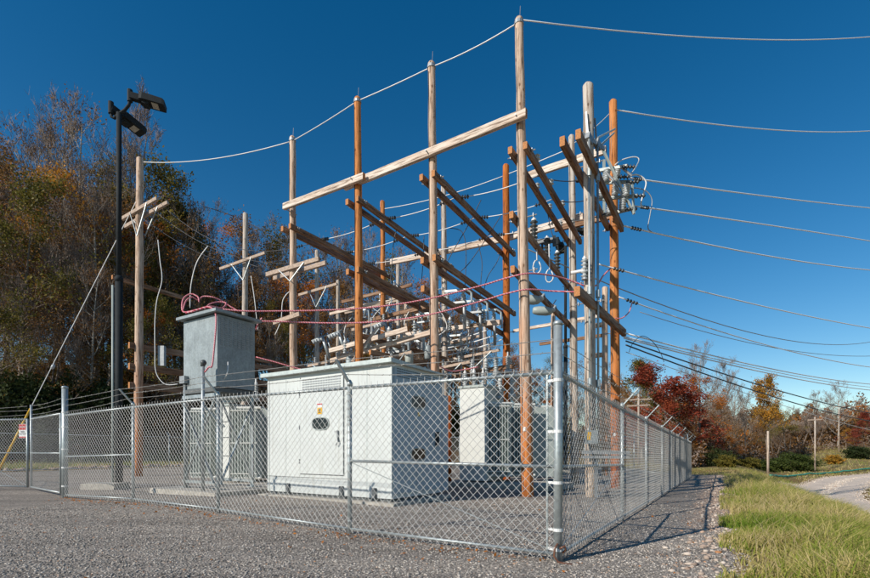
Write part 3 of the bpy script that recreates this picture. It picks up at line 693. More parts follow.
# low beams at the left
for y0, y1, lb in ((345, 335, 'upper'), (366, 372, 'middle'), (385, 388, 'lowest')):
    a = PX(129, y0, 23.2); z = a.z; b = Vector((-8.3, 33.0, z)); timber(a, b, .16, .30, 'beam', '%s of the three low beams running from the guyed pole behind the metal box' % lb, GB)
timber(PX(112, 277, 23.3), PX(190, 300, 26.5), .14, .2, 'beam', 'slanting grey beam behind the guyed pole above the metal box', GB)
# low rack beams around the switch bank
rk = [((330, 351), 18.6, (408, 329), 16.9, 'beam_pale', 'upper pale beam of the switch rack above the white cabinet'),
      ((331, 361), 19.0, (440, 330), 16.6, 'beam_pale', 'lower pale beam of the switch rack above the white cabinet'),
      ((398, 336), 20.4, (500, 322), 18.2, 'beam_pale', 'pale rack beam with a row of small insulators behind the second tallest pole'),
      ((330, 314), 30.5, (404, 296), 27.5, 'beam_pale', 'distant pale crossbeam beside the shortest slim pole'),
      ((342, 302), 29.0, (412, 285), 27.0, 'beam', 'distant brown crossbeam behind the orange front pole'),
      ((346, 326), 22.5, (430, 306), 20.6, 'beam', 'brown crossbeam below the red cables behind the orange front pole'),
      ((362, 336), 17.4, (470, 366), 21.5, 'beam', 'dark brown beam sloping away behind the white cabinet roof'),
      ((370, 352), 17.4, (480, 376), 22., 'beam', 'lowest dark brown beam just above the white cabinet roof'),
      ((250, 358), 25., (330, 372), 29., 'beam', 'low brown beam between the metal box and the white cabinet'),
      ((452, 376), 21., (512, 366), 19.5, 'beam', 'short brown beam end behind the white transformer cabinet'),
      ((514, 331), 29.5, (604, 315), 25.2, 'beam_pale', 'upper distant pale beam behind the top of the corner post'),
      ((540, 344), 28.5, (606, 335), 25.2, 'beam', 'lower distant brown beam behind the top of the corner post')]
for (p0, Y0, p1, Y1, mt, lb) in rk: timber(PX(*p0, Y0), PX(*p1, Y1), .12, .18, mt, lb, GB)
timber(PX(352, 362, 16.9), PX(377, 328, 17.2), .09, .10, 'beam_pale', 'thin diagonal pale brace under the switch rack', GB)
def crossarm(key, a, b, Y, Y2=None, brace=(0, 0, 0, 0), w=.12, h=.16, mt='arm'):
    o = PO[key][0]; A = PX(*a, Y); B = PX(*b, Y2 or Y-1.0); mb = MB(); mb.bar(A, B, w, h); c = mb.build('crossarm', M[mt], o)
    if brace[2]:
        bx, by = brace[:2]; foot = PX(bx, by, (Y+(Y2 or Y-1.0))/2-.1)
        for f in brace[2:]:
            q = A.lerp(B, f)-V*.07; b_ = MB(); b_.bar(foot, q, .05, .03); b_.build('brace', M['galv'], c)
    return A, B
crossarm('T1', (122, 219), (157, 198.5), 23.6, 22.9, (137, 236, .28, .75)); crossarm('T1', (125, 227), (168, 202.5), 24.2, 23.3, (145, 236, .25, .8))
crossarm('T2', (220, 269), (265, 253), 29.8, 28.7, (243, 280, .28, .72))
crossarm('P4', (266, 275), (319, 259), 19.2, 18.2, (290, 281, .28, .75), .11, .16); crossarm('P4', (274, 278.5), (326, 263), 19.7, 18.7)
crossarm('T3', (299, 295), (337, 284), 32.6, 31.2, (316, 307, .3, .75)); crossarm('P4', (274, 323), (300, 314), 19.0, 18.4)
crossarm('T6', (345, 313), (412, 297), 33, 31.6, (384, 316, .4, .7)); crossarm('T6', (395, 322), (446, 312), 33, 32, (408, 303, .1, .6))
for k_, zs in (('P1', (9.85, 8., 6.45)), ('P2', (10., 7.35, 6.45)), ('P3', (10., 7.55)), ('P4', (10.05,)), ('B1', (9.85, 8., 6.45, 10.8)), ('B2', (10., 7.35, 6.45, 10.75)), ('B3', (10., 7.55, 10.75)), ('B4', (10.05, 10.8)), ('B0', (9.8, 5.8)), ('P0', (9.9, 5.75))):
    q, b, t = PO[k_]
    for z in zs:
        c = axis_at(b, t, z); mb = MB(); mb.tube([c-U*.42, c+U*.42], .018, 6)
        for sg in (-1, 1): mb.box(c+U*.33*sg, U*.008, V*.05, UP*.05)
        mb.build('beam_bolt', M['steel'], q)
    mb = MB(); rr = random.Random(len(k_)+int(b.x*7)); P = []
    for i in range(13): z = .1+(t.z-.4)*i/12; c = axis_at(b, t, z); rad = .185+(.13-.185)*i/12; P.append(c+(-V*.92+U*(.35+.03*rr.uniform(-1, 1)))*rad)
    mb.tube(P, .011, 4); mb.build('ground_wire', M['cable'], q)
    c = axis_at(b, t, 1.9); mb = MB(); mb.box(c-V*.185, U*.035, V*.006, UP*.06); mb.build('tag', M['alum'], q)
for k_ in ('P1', 'P2', 'P3', 'P4'):
    q, b, t = PO[k_]
    c = axis_at(b, t, 10.75); mb = MB(); mb.tube([c-V*.42, c+V*.2], .02, 6); mb.build('through_bolt', M['steel'], q)
    mb = MB(); mb.lathe(t+Vector((0, 0, -.15)), UP, [(0, .14), (.1, .135)], 12); mb.tube([t+Vector((.02, 0, 0)), t+Vector((.04, 0, .4))], .009, 5); mb.build('cap_hardware', M['steel'], q)

# ------------------------------------------------------------------ insulators and devices
def sheds(mb, p, axis, L, r, n=6, core=.45, seg=10, m=0):
    pr = [(0, r*core)]
    for i in range(n):
        z = L*(i+.3)/n; pr += [(z, r*core), (z+L*.12/n*2, r), (z+L*.3/n, r*.95), (z+L*.45/n, r*core)]
    pr.append((L, r*core)); mb.lathe(p, axis, pr, seg, m)
def string_part(parent, a, b, r=.09, n=5, mat='poly'):
    a = Vector(a); b = Vector(b); mb = MB(); L = (b-a).length; sheds(mb, a, b-a, L, r, n, .3); return mb.build('insulator', M[mat], parent, smooth=True)
def post_insulator(base, axis, L, r, n, mat, label, group, cap=True):
    o = thing('post_insulator', Vector(base), label, 'insulator', group)
    mb = MB(); sheds(mb, base, axis, L, r, n, .5); mb.build('porcelain', M[mat], o, smooth=True)
    if cap:
        mb = MB(); ax = Vector(axis).normalized(); mb.lathe(Vector(base)+ax*L, ax, [(0, r*.6), (.05, r*.6), (.06, r*.3), (.1, r*.3)], 8); mb.build('metal_cap', M['alum'], o)
        mb = MB(); mb.lathe(Vector(base)-ax*.05, ax, [(0, r*.8), (.05, r*.8)], 8); mb.build('metal_base', M['steel'], o)
    return o
def quad3(A, Mp, B, n=24, ext=1.):
    """points of a parabola through three points, following the straight plan line A-B, continued past B"""
    d = B-A; tm = ((Mp[0]-CX)/F*A.y-A.x)/((d.x)-(Mp[0]-CX)/F*d.y)
    Ym = A.y+d.y*tm; zm = EYE-(Mp[1]-HY)/F*Ym
    c = (zm-A.z-d.z*tm)/(tm*(tm-1)); P = []
    for i in range(n+1):
        t = ext*i/n; P.append(Vector((A.x+d.x*t, A.y+d.y*t, A.z+d.z*t+c*t*(t-1))))
    return P
def wire(pts, r, mat, label, cat='wire', group=None, name='overhead_wire', ins=None, insmat='poly', n=5):
    if ins:
        o = thing(name, Vector(pts[0]), label, cat, group); mb = MB(); mb.tube(pts, r, n); mb.build('conductor', M[mat], o, smooth=True)
        for (f, L, rr_) in ins:
            k = f*(len(pts)-1); i = min(int(k), len(pts)-2); a = pts[i].lerp(pts[i+1], k-i); d = (pts[i+1]-pts[i]).normalized()
            string_part(o, a, a+d*L, rr_, 4, insmat)
        return o
    mb = MB(); mb.tube(pts, r, n); o = mb.build(name, M[mat], origin=Vector(pts[0]), smooth=True); return tag(o, label, cat, group)
def sp(pts, Y, n=6):
    P = [PX(x, y, Y) for x, y in pts]; Q = []
    for i in range(len(P)-1):
        p0 = P[max(i-1, 0)]; p1 = P[i]; p2 = P[i+1]; p3 = P[min(i+2, len(P)-1)]
        for k in range(n):
            t = k/n; Q.append(.5*((2*p1)+(p2-p0)*t+(2*p0-5*p1+4*p2-p3)*t*t+(3*p1-p0-3*p2+p3)*t**3))
    return Q+[P[-1]]
GW = 'outgoing overhead lines'
topP = {k: PO[k][2] for k in PO}
outw = [((521, 20), 13.7, (640, 33), (870, 37), 22, 'bright', .017, 'topmost overhead wire leaving the tip of the tallest pole', None),
        ((616, 110), 18.2, (720, 125), (870, 131), 30, 'bright', .022, 'overhead wire leaving the tip of the pole with the switch frame', None),
        ((630, 178), 18, (740, 193), (870, 208), 30, 'bright', .026, 'upper of the three thick conductors leaving the switch frame', (.005, .5, .07)),
        ((634, 206), 17.6, (740, 221), (870, 241), 29, 'bright', .026, 'middle of the three thick conductors leaving the switch frame', (.01, .5, .07)),
        ((624, 226), 17.3, (715, 246), (870, 270), 28, 'bright', .026, 'lowest of the three thick conductors, with two dark insulators near the pole', (.01, .6, .07)),
        ((598, 264), 17.0, (700, 291), (870, 328), 28, 'bright', .024, 'conductor tied to the face of the orange pole below the switch frame', (.02, .6, .07)),
        ((619, 297), 18.0, (700, 325), (870, 367), 30, 'bright', .022, 'conductor with a red jumper leaving the orange pole below the others', (.01, .7, .07)),
        ((625, 333), 18.0, (740, 362), (870, 384), 34, 'bright', .026, 'upper pale line of the low bundle leaving the end of the single lower beam', None),
        ((624, 338), 18.0, (740, 367), (870, 390), 34, 'bright', .026, 'second pale line of the low bundle leaving the end of the single lower beam', None),
        ((622, 336), 18.2, (740, 364.5), (870, 387), 40, 'bright', .02, 'faint pale line between the two brighter ones of the low bundle', None),
        ((626, 341), 18.0, (740, 379), (870, 413), 34, 'cable', .026, 'upper black line of the low bundle falling toward the trees', None),
        ((626, 345), 18.0, (740, 386), (870, 421), 34, 'cable', .026, 'lower black line of the low bundle falling toward the trees', None),
        ((626, 352), 18.5, (760, 398), (870, 430), 36, 'bright', .014, 'thin line sagging lowest over the red trees', None),
        ((520, 246), 24, (700, 318), (870, 342), 60, 'steel', .03, 'faint distant line high above the orange tree', None),
        ((640, 312), 40, (760, 345), (870, 356), 60, 'steel', .028, 'second faint distant line above the orange tree', None)]
OW = []
for (a, Ya, mpx, bp, Yb, mt, r, lb, ins) in outw:
    P = quad3(PX(*a, Ya), mpx, PX(*bp, Yb), 28, 1.7); OW.append(P)
    wire(P, r*1.08, mt, lb, group=GW, n=7, ins=[ins] if ins else None)
GS = 'shield wires between pole tips'
def px3(a, Ya, m, b, Yb, r, mt, lb, g, **k): return wire(quad3(PX(*a, Ya), m, PX(*b, Yb), 14), r, mt, lb, group=g, **k)
px3((143, 162), 23.5, (205, 160), (292.5, 141), 18.9, .02, 'alum', 'wire sagging from the guyed pole to the tip of the far front pole', GS)
px3((292.5, 141), 18.9, (325, 122), (357.5, 101), 16.8, .018, 'alum', 'tip wire between the far front pole and the orange front pole', GS)
px3((357.5, 101), 16.8, (395, 84.5), (431.5, 67), 15.3, .018, 'alum', 'tip wire between the orange front pole and the second tallest pole', GS)
px3((431.5, 67), 15.3, (478, 46), (519, 22), 13.7, .018, 'alum', 'tip wire between the two tallest poles', GS)
px3((383, 209), 23.8, (444, 196), (506, 175), 20.8, .018, 'alum', 'tip wire from the slim orange rear pole to the deep orange pole', GS)
px3((506, 175), 20.8, (540, 161), (571, 148), 19.2, .018, 'alum', 'tip wire from the deep orange pole to the bleached rear pole', GS)
px3((571, 145), 19.2, (592, 130), (613, 110), 18.2, .014, 'steel', 'thin tip wire rising to the pole with the switch frame', GS)
# phase wires between the beam pairs
GP = 'phase wires strung between beam pairs'
def on_pair(ka, kb, z, f, dz=.14):
    a = axis_at(*PO[ka][1:], z); b = axis_at(*PO[kb][1:], z); p = a.lerp(b, f); return Vector((p.x, p.y, z+dz))
ordn = ('near', 'middle', 'far')
bays = [('P4', 'B4', 10.05), ('P3', 'B3', 10.0), ('P2', 'B2', 10.0), ('P1', 'B1', 9.85)]
bayn = ['the far front pole pair and the orange pole pair', 'the orange pole pair and the second tallest pole pair', 'the second tallest and the tallest pole pairs']
for k, f in enumerate((.24, .5, .76)):
    for j in range(3):
        a = on_pair(*bays[j], f); b = on_pair(*bays[j+1], f); P = []
        for i in range(13): t = i/12; P.append(a.lerp(b, t)-Vector((0, 0, .5*t*(1-t))))
        wire(P, .016, 'alum', '%s phase wire between %s' % (ordn[k], bayn[j]), group=GP, ins=[(.05, .42, .075), (.80, .42, .075)])
    a = on_pair(*bays[3], f); b = PX((590, 600, 608)[k], (178, 196, 212)[k], 17.0); P = [a.lerp(b, i/10)-Vector((0, 0, .6*(i/10)*(1-i/10))) for i in range(11)]
    wire(P, .016, 'cable', '%s dark phase wire between the tallest pole pair and the switch frame' % ordn[k], group=GP, ins=[(.72, .4, .07)])
    # outward at the far end to the guyed pole
    a = on_pair(*bays[0], f); b = PX((160, 150, 137)[k], (203, 207, 214)[k], 23.4); P = [b.lerp(a, i/14)-Vector((0, 0, (5.+.6*k)*(i/14)*(1-i/14))) for i in range(15)]
    wire(P, .013, 'cable', '%s slack dark wire from the guyed pole crossarm to the far beam pair' % ordn[k], group='slack wires from the guyed pole', ins=[(.08, .5, .07), (.86, .5, .07)])
# dark insulators on the middle beam of the tallest pole
GI = 'black insulators on the middle beam'
for (x, y, lb) in ((535, 231, 'first'), (549, 247, 'second'), (560.5, 261, 'third')):
    z = 8.13; f = {'first': .28, 'second': .52, 'third': .74}[lb]; p = on_pair('P1', 'B1', 8.0, f, .11)+U*.22
    post_insulator(p-Vector((0, 0, .0)), UP, .62, .13, 5, 'poly', '%s black ribbed insulator counting from the tallest pole along the middle beam' % lb, GI)
o = thing('disconnect_bar', PX(545, 243, 17.0), 'black bracket with a cross bar behind the black ribbed insulators', 'switch')
mb = MB(); mb.bar(PX(537, 242, 17), PX(555, 240, 16.6), .10, .16); mb.bar(PX(554, 236, 16.6), PX(554.5, 246, 16.6), .1, .1); mb.bar(PX(542, 242, 17), PX(542.5, 252, 17), .06, .06); mb.build('bar', M['poly'], o)
GL = 'hanging wire loops under the middle beam'
for (x, y, Y, lb) in ((537, 267, 15.6, 'left'), (549.5, 276, 16.4, 'right')):
    c = PX(x, y, Y); P = []
    for i in range(13):
        t = 2*PI*i/12; P.append(c+Vector((math.cos(t)*.13, .05*math.sin(2*t), math.sin(t)*.22)))
    P = [c+Vector((-.02, 0, 1.1))]+P[3:]+P[:3]
    wire(P, .022, 'alum', '%s pale wire loop hanging below the middle beam of the tallest pole' % ('nearer' if lb == 'left' else 'farther'), 'jumper', GL, 'jumper_loop')
GV = 'round grey units on the lowest beam'
for (x, y, Y, lb) in ((537, 299, 14.8, 'nearer'), (546, 310, 15.9, 'farther')):
    c = on_pair('P1', 'B1', 6.45, .2 if lb == 'nearer' else .42, -.42)+U*.22+V*0; o = thing('voltage_transformer', c, '%s round grey unit hung on the lowest beam of the tallest pole' % lb, 'transformer', GV)
    mb = MB(); ax = Vector((.9, -.1, -.08)).normalized(); mb.lathe(c-ax*.33, ax, [(0, .08), (.05, .12), (.2, .15), (.46, .15), (.6, .12), (.66, .07)], 14); mb.build('tank', M['tgrey'], o, smooth=True)
    mb = MB(); mb.lathe(c+ax*.3, Vector((.6, 0, .8)), [(0, .08), (.1, .1), (.16, .04), (.24, .04)], 10); mb.build('bushing', M['porc'], o, smooth=True)
    mb = MB(); mb.tube([c+ax*.35+Vector((.1, 0, .15)), c+Vector((.55, 0, -.05)), c+Vector((.75, .3, -.15)), c+Vector((.95, .5, .15))], .018, 5); mb.build('lead', M['cable'], o)
# grey switch units (on the beam of the second tallest pole; around the rack)
def switch(c, label, group, sc=1., ax=Vector((.86, -.3, 0)), tilt=0.):
    o = thing('disconnect_switch', c, label, 'switch', group); ax = ax.normalized(); s = sc
    mb = MB(); mb.bar(c-ax*.38*s, c+ax*.38*s, .09*s, .07*s); mb.build('base_channel', M['steel'], o)
    for k in (-1, 1):
        mb = MB(); sheds(mb, c+ax*.27*s*k+Vector((0, 0, .03*s)), UP+ax*tilt, .34*s, .085*s, 4, .5); mb.build('insulator', M['porc'], o, smooth=True)
    mb = MB(); mb.bar(c-ax*.36*s+Vector((0, 0, .42*s)), c+ax*.36*s+Vector((0, 0, .40*s)), .03*s, .07*s); mb.tube([c+ax*.36*s+Vector((0, 0, .42*s)), c+ax*.55*s+Vector((0, 0, .28*s)), c+ax*.58*s+Vector((0, 0, -.3*s))], .04*s, 8); mb.build('blade', M['galv'], o)
    return o
GQ = 'grey switches on the lowest beam of the second tallest pole'
for (x, y, f, lb) in ((446, 287, .3, 'first'), (462, 299, .52, 'second'), (480, 309, .74, 'third')):
    c = on_pair('P2', 'B2', 6.45, f, .14)+U*.22; o = switch(c, '%s grey switch along the lowest beam of the second tallest pole' % lb, GQ, 1.1)
    mb = MB(); mb.tube([c+Vector((.32, 0, .3)), c+Vector((.34, 0, -1.0))], .06, 8); mb.build('drop_tube', M['steel'], o, smooth=True)
GK = 'tilted fuse switches on the rack above the white cabinet'
for (x, y, Y, lb) in ((319, 340, 19.2, 'leftmost'), (335, 335, 18.6, 'middle'), (381, 325, 17.6, 'rightmost')):
    c = PX(x, y, Y); o = thing('fuse_switch', c, '%s tilted grey fuse switch on the rack above the white cabinet' % lb, 'switch', GK)
    mb = MB(); sheds(mb, c+Vector((-.25, 0, -.1)), Vector((1, 0, .35)), .45, .12, 4, .55); mb.build('insulator', M['porc'], o, smooth=True)
    mb = MB(); mb.tube([c+Vector((.12, 0, .16)), c+Vector((.42, .1, -.75))], .07, 8); mb.tube([c+Vector((.3, .1, .1)), c+Vector((.5, .1, -.5))], .035, 6); mb.bar(c+Vector((-.3, 0, -.05)), c+Vector((.3, 0, .2)), .06, .06); mb.build('fuse_tube', M['galv'], o, smooth=True)
GB2 = 'small switches and insulators on the low bus rack'
k = 0
for (x, y, Y, s) in ((395, 352, 18.8, 1.), (404, 345, 19.4, 1.), (413, 352, 20., 1.), (375, 346, 18.2, .9), (423, 322, 20.6, .8), (438, 320, 20.2, .8), (455, 345, 20, .9), (462, 322, 20, .7), (384, 300, 24, .7), (396, 290, 27, .8), (360, 318, 22, .8), (418, 338, 17.9, 1.1)):
    wh = ['nearest the cabinet roof corner', 'beside the orange rear pole foot', 'left of the second tallest pole', 'next to the tilted brace', 'on the pale beam left part', 'on the pale beam centre', 'right of the second tallest pole', 'under the farther hanging cable', 'on the rear orange pole bracket', 'at the pole behind the orange rear pole', 'below the upper red cable', 'touching the second tallest pole'][k]; k += 1
    switch(PX(x, y, Y), 'small grey bus switch %s' % wh, GB2, s*1.1, ax=Vector((.9, -.45, 0)) if k % 2 else Vector((.3, .95, 0)), tilt=.2*(k % 3-1))
GM = 'small braced crossarms low behind the white cabinet'
for i, (x0, y0, x1, y1, Y, w_) in enumerate(((352, 330, 392, 320, 19.5, 'nearest the tilted fuse switches'), (372, 362, 412, 352, 18.4, 'just above the cabinet roof'), (404, 312, 440, 303, 25, 'under the orange rear pole bracket'), (444, 344, 480, 336, 21, 'right of the second tallest pole'), (448, 360, 500, 350, 20, 'above the middle transformer cabinet'), (308, 366, 345, 358, 21, 'between the far front pole and the fuse switches'), (418, 372, 470, 362, 19, 'behind the cabinet roof corner'))):
    A = PX(x0, y0, Y); B = PX(x1, y1, Y-1.); o = thing('braced_crossarm', (A+B)/2-UP*.5, 'short braced crossarm %s' % w_, 'crossarm', GM)
    mb = MB(); mb.bar(A, B, .075, .10); mb.build('arm', M['arm'], o)
    for f in (.15, .85): mb = MB(); mb.bar((A+B)/2-UP*.55, A.lerp(B, f)-V*.06, .045, .03); mb.build('brace', M['galv'], o)
    mb = MB(); mb.bar((A+B)/2-UP*2.2, (A+B)/2+UP*.1, .08, .08); mb.build('upright', M['steel'], o)
    for f in (.2, .5, .8): mb = MB(); sheds(mb, A.lerp(B, f)+UP*.07, UP, .24, .07, 3, .5); mb.build('insulator', M['porc'], o, smooth=True)
GN = 'thin drop leads in the low bus rack'
rr_ = random.Random(9); wn = ['first', 'second', 'third', 'fourth', 'fifth', 'sixth', 'seventh', 'eighth', 'ninth', 'tenth', 'eleventh', 'twelfth', 'thirteenth', 'fourteenth', 'fifteenth', 'sixteenth']
for i in range(16):
    x = 352+i*9.5; y = 318+rr_.uniform(-14, 14); L = rr_.uniform(18, 42); bx_ = rr_.uniform(-9, 9); Y = 18+rr_.uniform(0, 3)
    wire(sp([(x, y), (x+bx_, y+L*.35), (x+bx_*1.2, y+L*.7), (x+rr_.uniform(-6, 6), y+L)], Y), .014 if i % 3 else .02, 'alum' if i % 3 == 0 else 'cable', '%s of the thin drop leads counting rightward along the low bus rack' % wn[i], 'wire', GN, 'drop_lead')
for i, (x, y, Y) in enumerate(((350, 362, 18.5), (366, 341, 20.), (396, 348, 19.), (409, 356, 18.6), (428, 351, 19.5), (437, 340, 20.5))):
    c = PX(x, y, Y); o = thing('regulator_can', c, 'small grey can with a bushing, %s of six counting rightward along the rack' % wn[i], 'transformer', 'small grey cans on the low bus rack')
    mb = MB(); mb.lathe(c-UP*.35, UP, [(0, .15), (.03, .17), (.5, .17), (.55, .13), (.58, .05)], 12); mb.build('can', M['tgrey' if i % 2 else 'galv_box'], o, smooth=True)
    mb = MB(); sheds(mb, c+UP*.2, UP+Vector((.2, 0, 0)), .3, .06, 4, .5); mb.build('bushing', M['porc'], o, smooth=True)
GR = 'small upright insulators behind the rack'
k = 0
for (x, y, Y) in ((432, 333, 19), (450, 329, 18.8), (468, 325, 18.6), (484, 322, 18.4), (345, 352, 18.2), (360, 348, 17.9), (389, 340, 17.3), (472, 372, 17.5), (486, 371, 17.5)):
    w = ['beside the second tallest pole', 'second along the pale rack beam', 'third along the pale rack beam', 'fourth along the pale rack beam', 'first on the rack above the white cabinet', 'second on the rack above the white cabinet', 'last on the rack above the white cabinet', 'left above the middle white cabinet', 'right above the middle white cabinet'][k]; k += 1
    post_insulator(PX(x, y, Y), UP, .38, .10, 4, 'porc', 'small grey insulator %s' % w, GR)
# insulators under the twin beams near P1
k = 0
for f in (.12, .36, .60, .84):
    for sg in (1, -1):
        A = axis_at(*PO['P1'][1:], 9.85); B = axis_at(*PO['B1'][1:], 9.85); p = A.lerp(B, f); d = (B-A).normalized(); s = Vector((-d.y, d.x, 0)).normalized(); p = Vector((p.x, p.y, 9.98))+s*.23*sg
        post_insulator(p, UP, .2, .10, 2, 'porc', 'stubby grey insulator %s to the tallest pole on its %s top beam' % (['nearest', 'second nearest', 'third nearest', 'fourth nearest'][int(f*4)], 'left' if sg > 0 else 'right'), 'stubby insulators on the top beams', cap=False)
# steel switch frame at B0
fr = thing('switch_frame', PX(606, 205, 17.6), 'steel three phase switch frame with stacked insulators on the orange pole', 'switch')
mb = MB()
for (a, Ya, b, Yb) in (((593, 120), 15.2, (616, 110), 17.9),):
    pass
mb.tube([PX(592, 141, 14.6), PX(615, 129, 17.9)], .035, 6); mb.tube([PX(596, 150, 14.8), PX(614, 133, 17.9)], .035, 6)
for (x0, y0, x1, y1) in ((597, 171, 628, 166), (597, 183, 632, 182), (599, 199, 638, 196), (603, 216, 634, 208)):
    mb.bar(PX(x0, y0, 17.5), PX(x1, y1, 16.8), .10, .10)
mb.bar(PX(598, 140, 16.8), PX(634, 214, 16.8), .07, .07); mb.bar(PX(604, 160, 17.4), PX(604, 216, 17.4), .08, .08)
mb.bar(PX(632, 182, 16.8), PX(634, 214, 16.7), .06, .06)
mb.build('frame', M['tgrey'], fr)
for (x, y, Y) in ((606, 181, 17.2), (615, 195, 17.0), (622, 211, 16.8), (616, 182, 16.9), (626, 196, 16.7), (600, 198, 17.4), (609, 214, 17.2)):
    mb = MB(); sheds(mb, PX(x, y, Y), UP+Vector((.1, 0, 0)), .42, .13, 5, .6); mb.build('insulator', M['porc'], fr, smooth=True)
for (x, y) in ((628, 167), (632, 182), (638, 196), (630, 209), (622, 177)):
    mb = MB(); sheds(mb, PX(x-6, y, 16.8), Vector((1, -.1, -.05)), .45, .09, 4, .4); mb.build('dark_insulator', M['poly'], fr, smooth=True)
for (x0, y0, x1, y1) in ((606, 182, 618, 196), (615, 196, 627, 211), (622, 178, 632, 186)):
    mb = MB(); mb.tube([PX(x0, y0-10, 16.9), PX(x1, y1-10, 16.8)], .04, 6); mb.build('blade', M['steel'], fr)
GJ = 'looped jumpers beside the switch frame'
wire(sp([(615, 165), (622, 160), (634, 157), (639, 160), (634, 170), (629, 176), (632, 179)], 17), .02, 'alum', 'highest pale jumper loop arching over the upper thick conductor', 'jumper', GJ, 'jumper')
wire(sp([(629, 176), (638, 175), (646, 182), (643, 195), (641, 205), (646, 208)], 17), .028, 'alum', 'thick pale jumper from the upper to the middle conductor', 'jumper', GJ, 'jumper')
wire(sp([(626, 191), (634, 188), (646, 191), (652, 200), (650, 215), (648, 228), (652, 232)], 17), .018, 'steel', 'grey jumper dropping to the lowest thick conductor', 'jumper', GJ, 'jumper')
wire(sp([(611, 268), (603, 276), (598, 284), (592, 287)], 16), .026, 'redcable', 'short red cable from the insulator to the face of the orange pole', 'cable', None, 'covered_cable')
wire(sp([(632, 303), (629, 312), (622, 318), (615, 318)], 17.8), .022, 'redcable', 'short red jumper right of the orange pole', 'cable', None, 'covered_cable')
wire(sp([(629, 352), (633, 343), (642, 336), (652, 341), (660, 352), (664, 362)], 18.2), .012, 'cable', 'small dark drip loop below the low wire bundle', 'wire', None, 'jumper')
# steel pipes on P0
GO = 'operating pipes on the thick bleached pole'
for (x, ty, Yp, lb) in ((589, 135, 14.02, 'left'), (597.5, 141, 14.3, 'right')):
    t = PX(x, ty, Yp); b = PX(x+1, 0, Yp); o = thing('operating_pipe', Vector((b.x, Yp, .9)), '%s steel operating pipe standing along the thick bleached pole' % lb, 'pipe', GO)
    mb = MB(); mb.tube([(b.x, Yp, .95), t], .036, 8); mb.build('pipe', M['galv'], o, smooth=True)
    for zz in (3.2, 5.9, 9.4):
        mb = MB(); mb.lathe((b.x+(t.x-b.x)*(zz-1)/(t.z-1), Yp, zz), UP, [(0, .07), (.22, .07)], 8); mb.build('coupling', M['galv'], o)
    mb = MB(); mb.bar(t+Vector((-.05, 0, 0)), t+Vector((.12, .2, -.1)), .14, .22); mb.bar(t+Vector((.02, .05, -.4)), t+Vector((-.05, .1, .75)), .04, .05); mb.bar(t+Vector((-.2, .1, .1)), t+Vector((.3, .2, -.12)), .05, .12); mb.build('crank_head', M['steel'], o)
post_insulator(PX(584.5, 278, 14.1), UP, .55, .11, 5, 'porc', 'grey insulator beside the thick bleached pole where the red cables end', None)

mb = MB(); mb.tube([PX(571, 273, 14.2), PX(586, 270, 14.1), PX(588, 271, 14.1)], .05, 8); tag(mb.build('bus_stub', M['alum'], smooth=True), 'short horizontal metal stub between the two bleached poles', 'bus bar')
# meter box on P0 and cross rack
c = PX(591.5, 437, 14.0); o = thing('control_box', c, 'small pale control box with a yellow tag on the thick bleached pole', 'box')
mb = MB(); mb.box(c, Vector((.16, 0, 0)), Vector((0, .09, 0)), Vector((0, 0, .2))); mb.build('case', M['galv'], o)
mb = MB(); mb.box(c+Vector((-.1, -.095, .03)), Vector((.05, 0, 0)), Vector((0, .004, 0)), Vector((0, 0, .12))); mb.build('yellow_tag', M['yellow'], o)
mb = MB(); mb.bar(PX(582, 452, 13.7), PX(629, 452.5, 13.6), .16, .1); mb.bar(PX(582, 457, 13.7), PX(629, 457, 13.6), .14, .08); mb.bar(PX(596, 450, 13.75), PX(596, 497, 13.75), .08, .08)
tag(mb.build('operating_bench', M['steel']), 'grey steel cross rack at waist height in front of the thick bleached pole', 'rack')
# red striped covered cables across the yard
GC = 'red striped covered cables from the metal box to the bleached poles'
def multi(pts, n=5):
    P = [PX(*q) for q in pts]; Q = []
    for i in range(len(P)-1):
        p0 = P[max(i-1, 0)]; p1 = P[i]; p2 = P[i+1]; p3 = P[min(i+2, len(P)-1)]
        for k in range(n):
            t = k/n; Q.append(.5*((2*p1)+(p2-p0)*t+(2*p0-5*p1+4*p2-p3)*t*t+(3*p1-p0-3*p2+p3)*t**3))
    return Q+[P[-1]]
wire(multi([(222, 309, 14.2), (245, 311, 14.2), (280, 311, 14.3), (330, 310, 14.3), (380, 306.5, 14.2), (430, 298.5, 14), (480, 286, 13.8), (505, 278.5, 13.6), (527, 273.5, 13.4), (548, 275, 13.7), (566, 279, 14), (585, 286, 14)]), .023, 'redcable', 'upper red striped cable crossing in front of the poles', 'cable', GC, 'covered_cable', n=7)
wire(multi([(250, 321, 14.6), (280, 321.5, 14.6), (330, 323, 14.5), (380, 321.5, 14.3), (430, 314.5, 14), (480, 301.5, 13.8), (505, 294, 13.6), (527, 289.5, 13.4), (550, 291, 13.6), (577, 292, 13.3)]), .023, 'redcable', 'lower red striped cable crossing in front of the poles', 'cable', GC, 'covered_cable', n=7)
wire(multi([(256, 357, 17), (275, 362, 17), (300, 369, 17), (325, 374, 17)]), .023, 'redcable', 'red striped cable dropping behind the white cabinet roof', 'cable', None, 'covered_cable')
wire(multi([(436, 364, 16.5), (450, 371, 16.8), (462, 370, 17), (478, 367, 17)]), .023, 'redcable', 'red cable piece above the middle white transformer cabinet', 'cable', None, 'covered_cable')
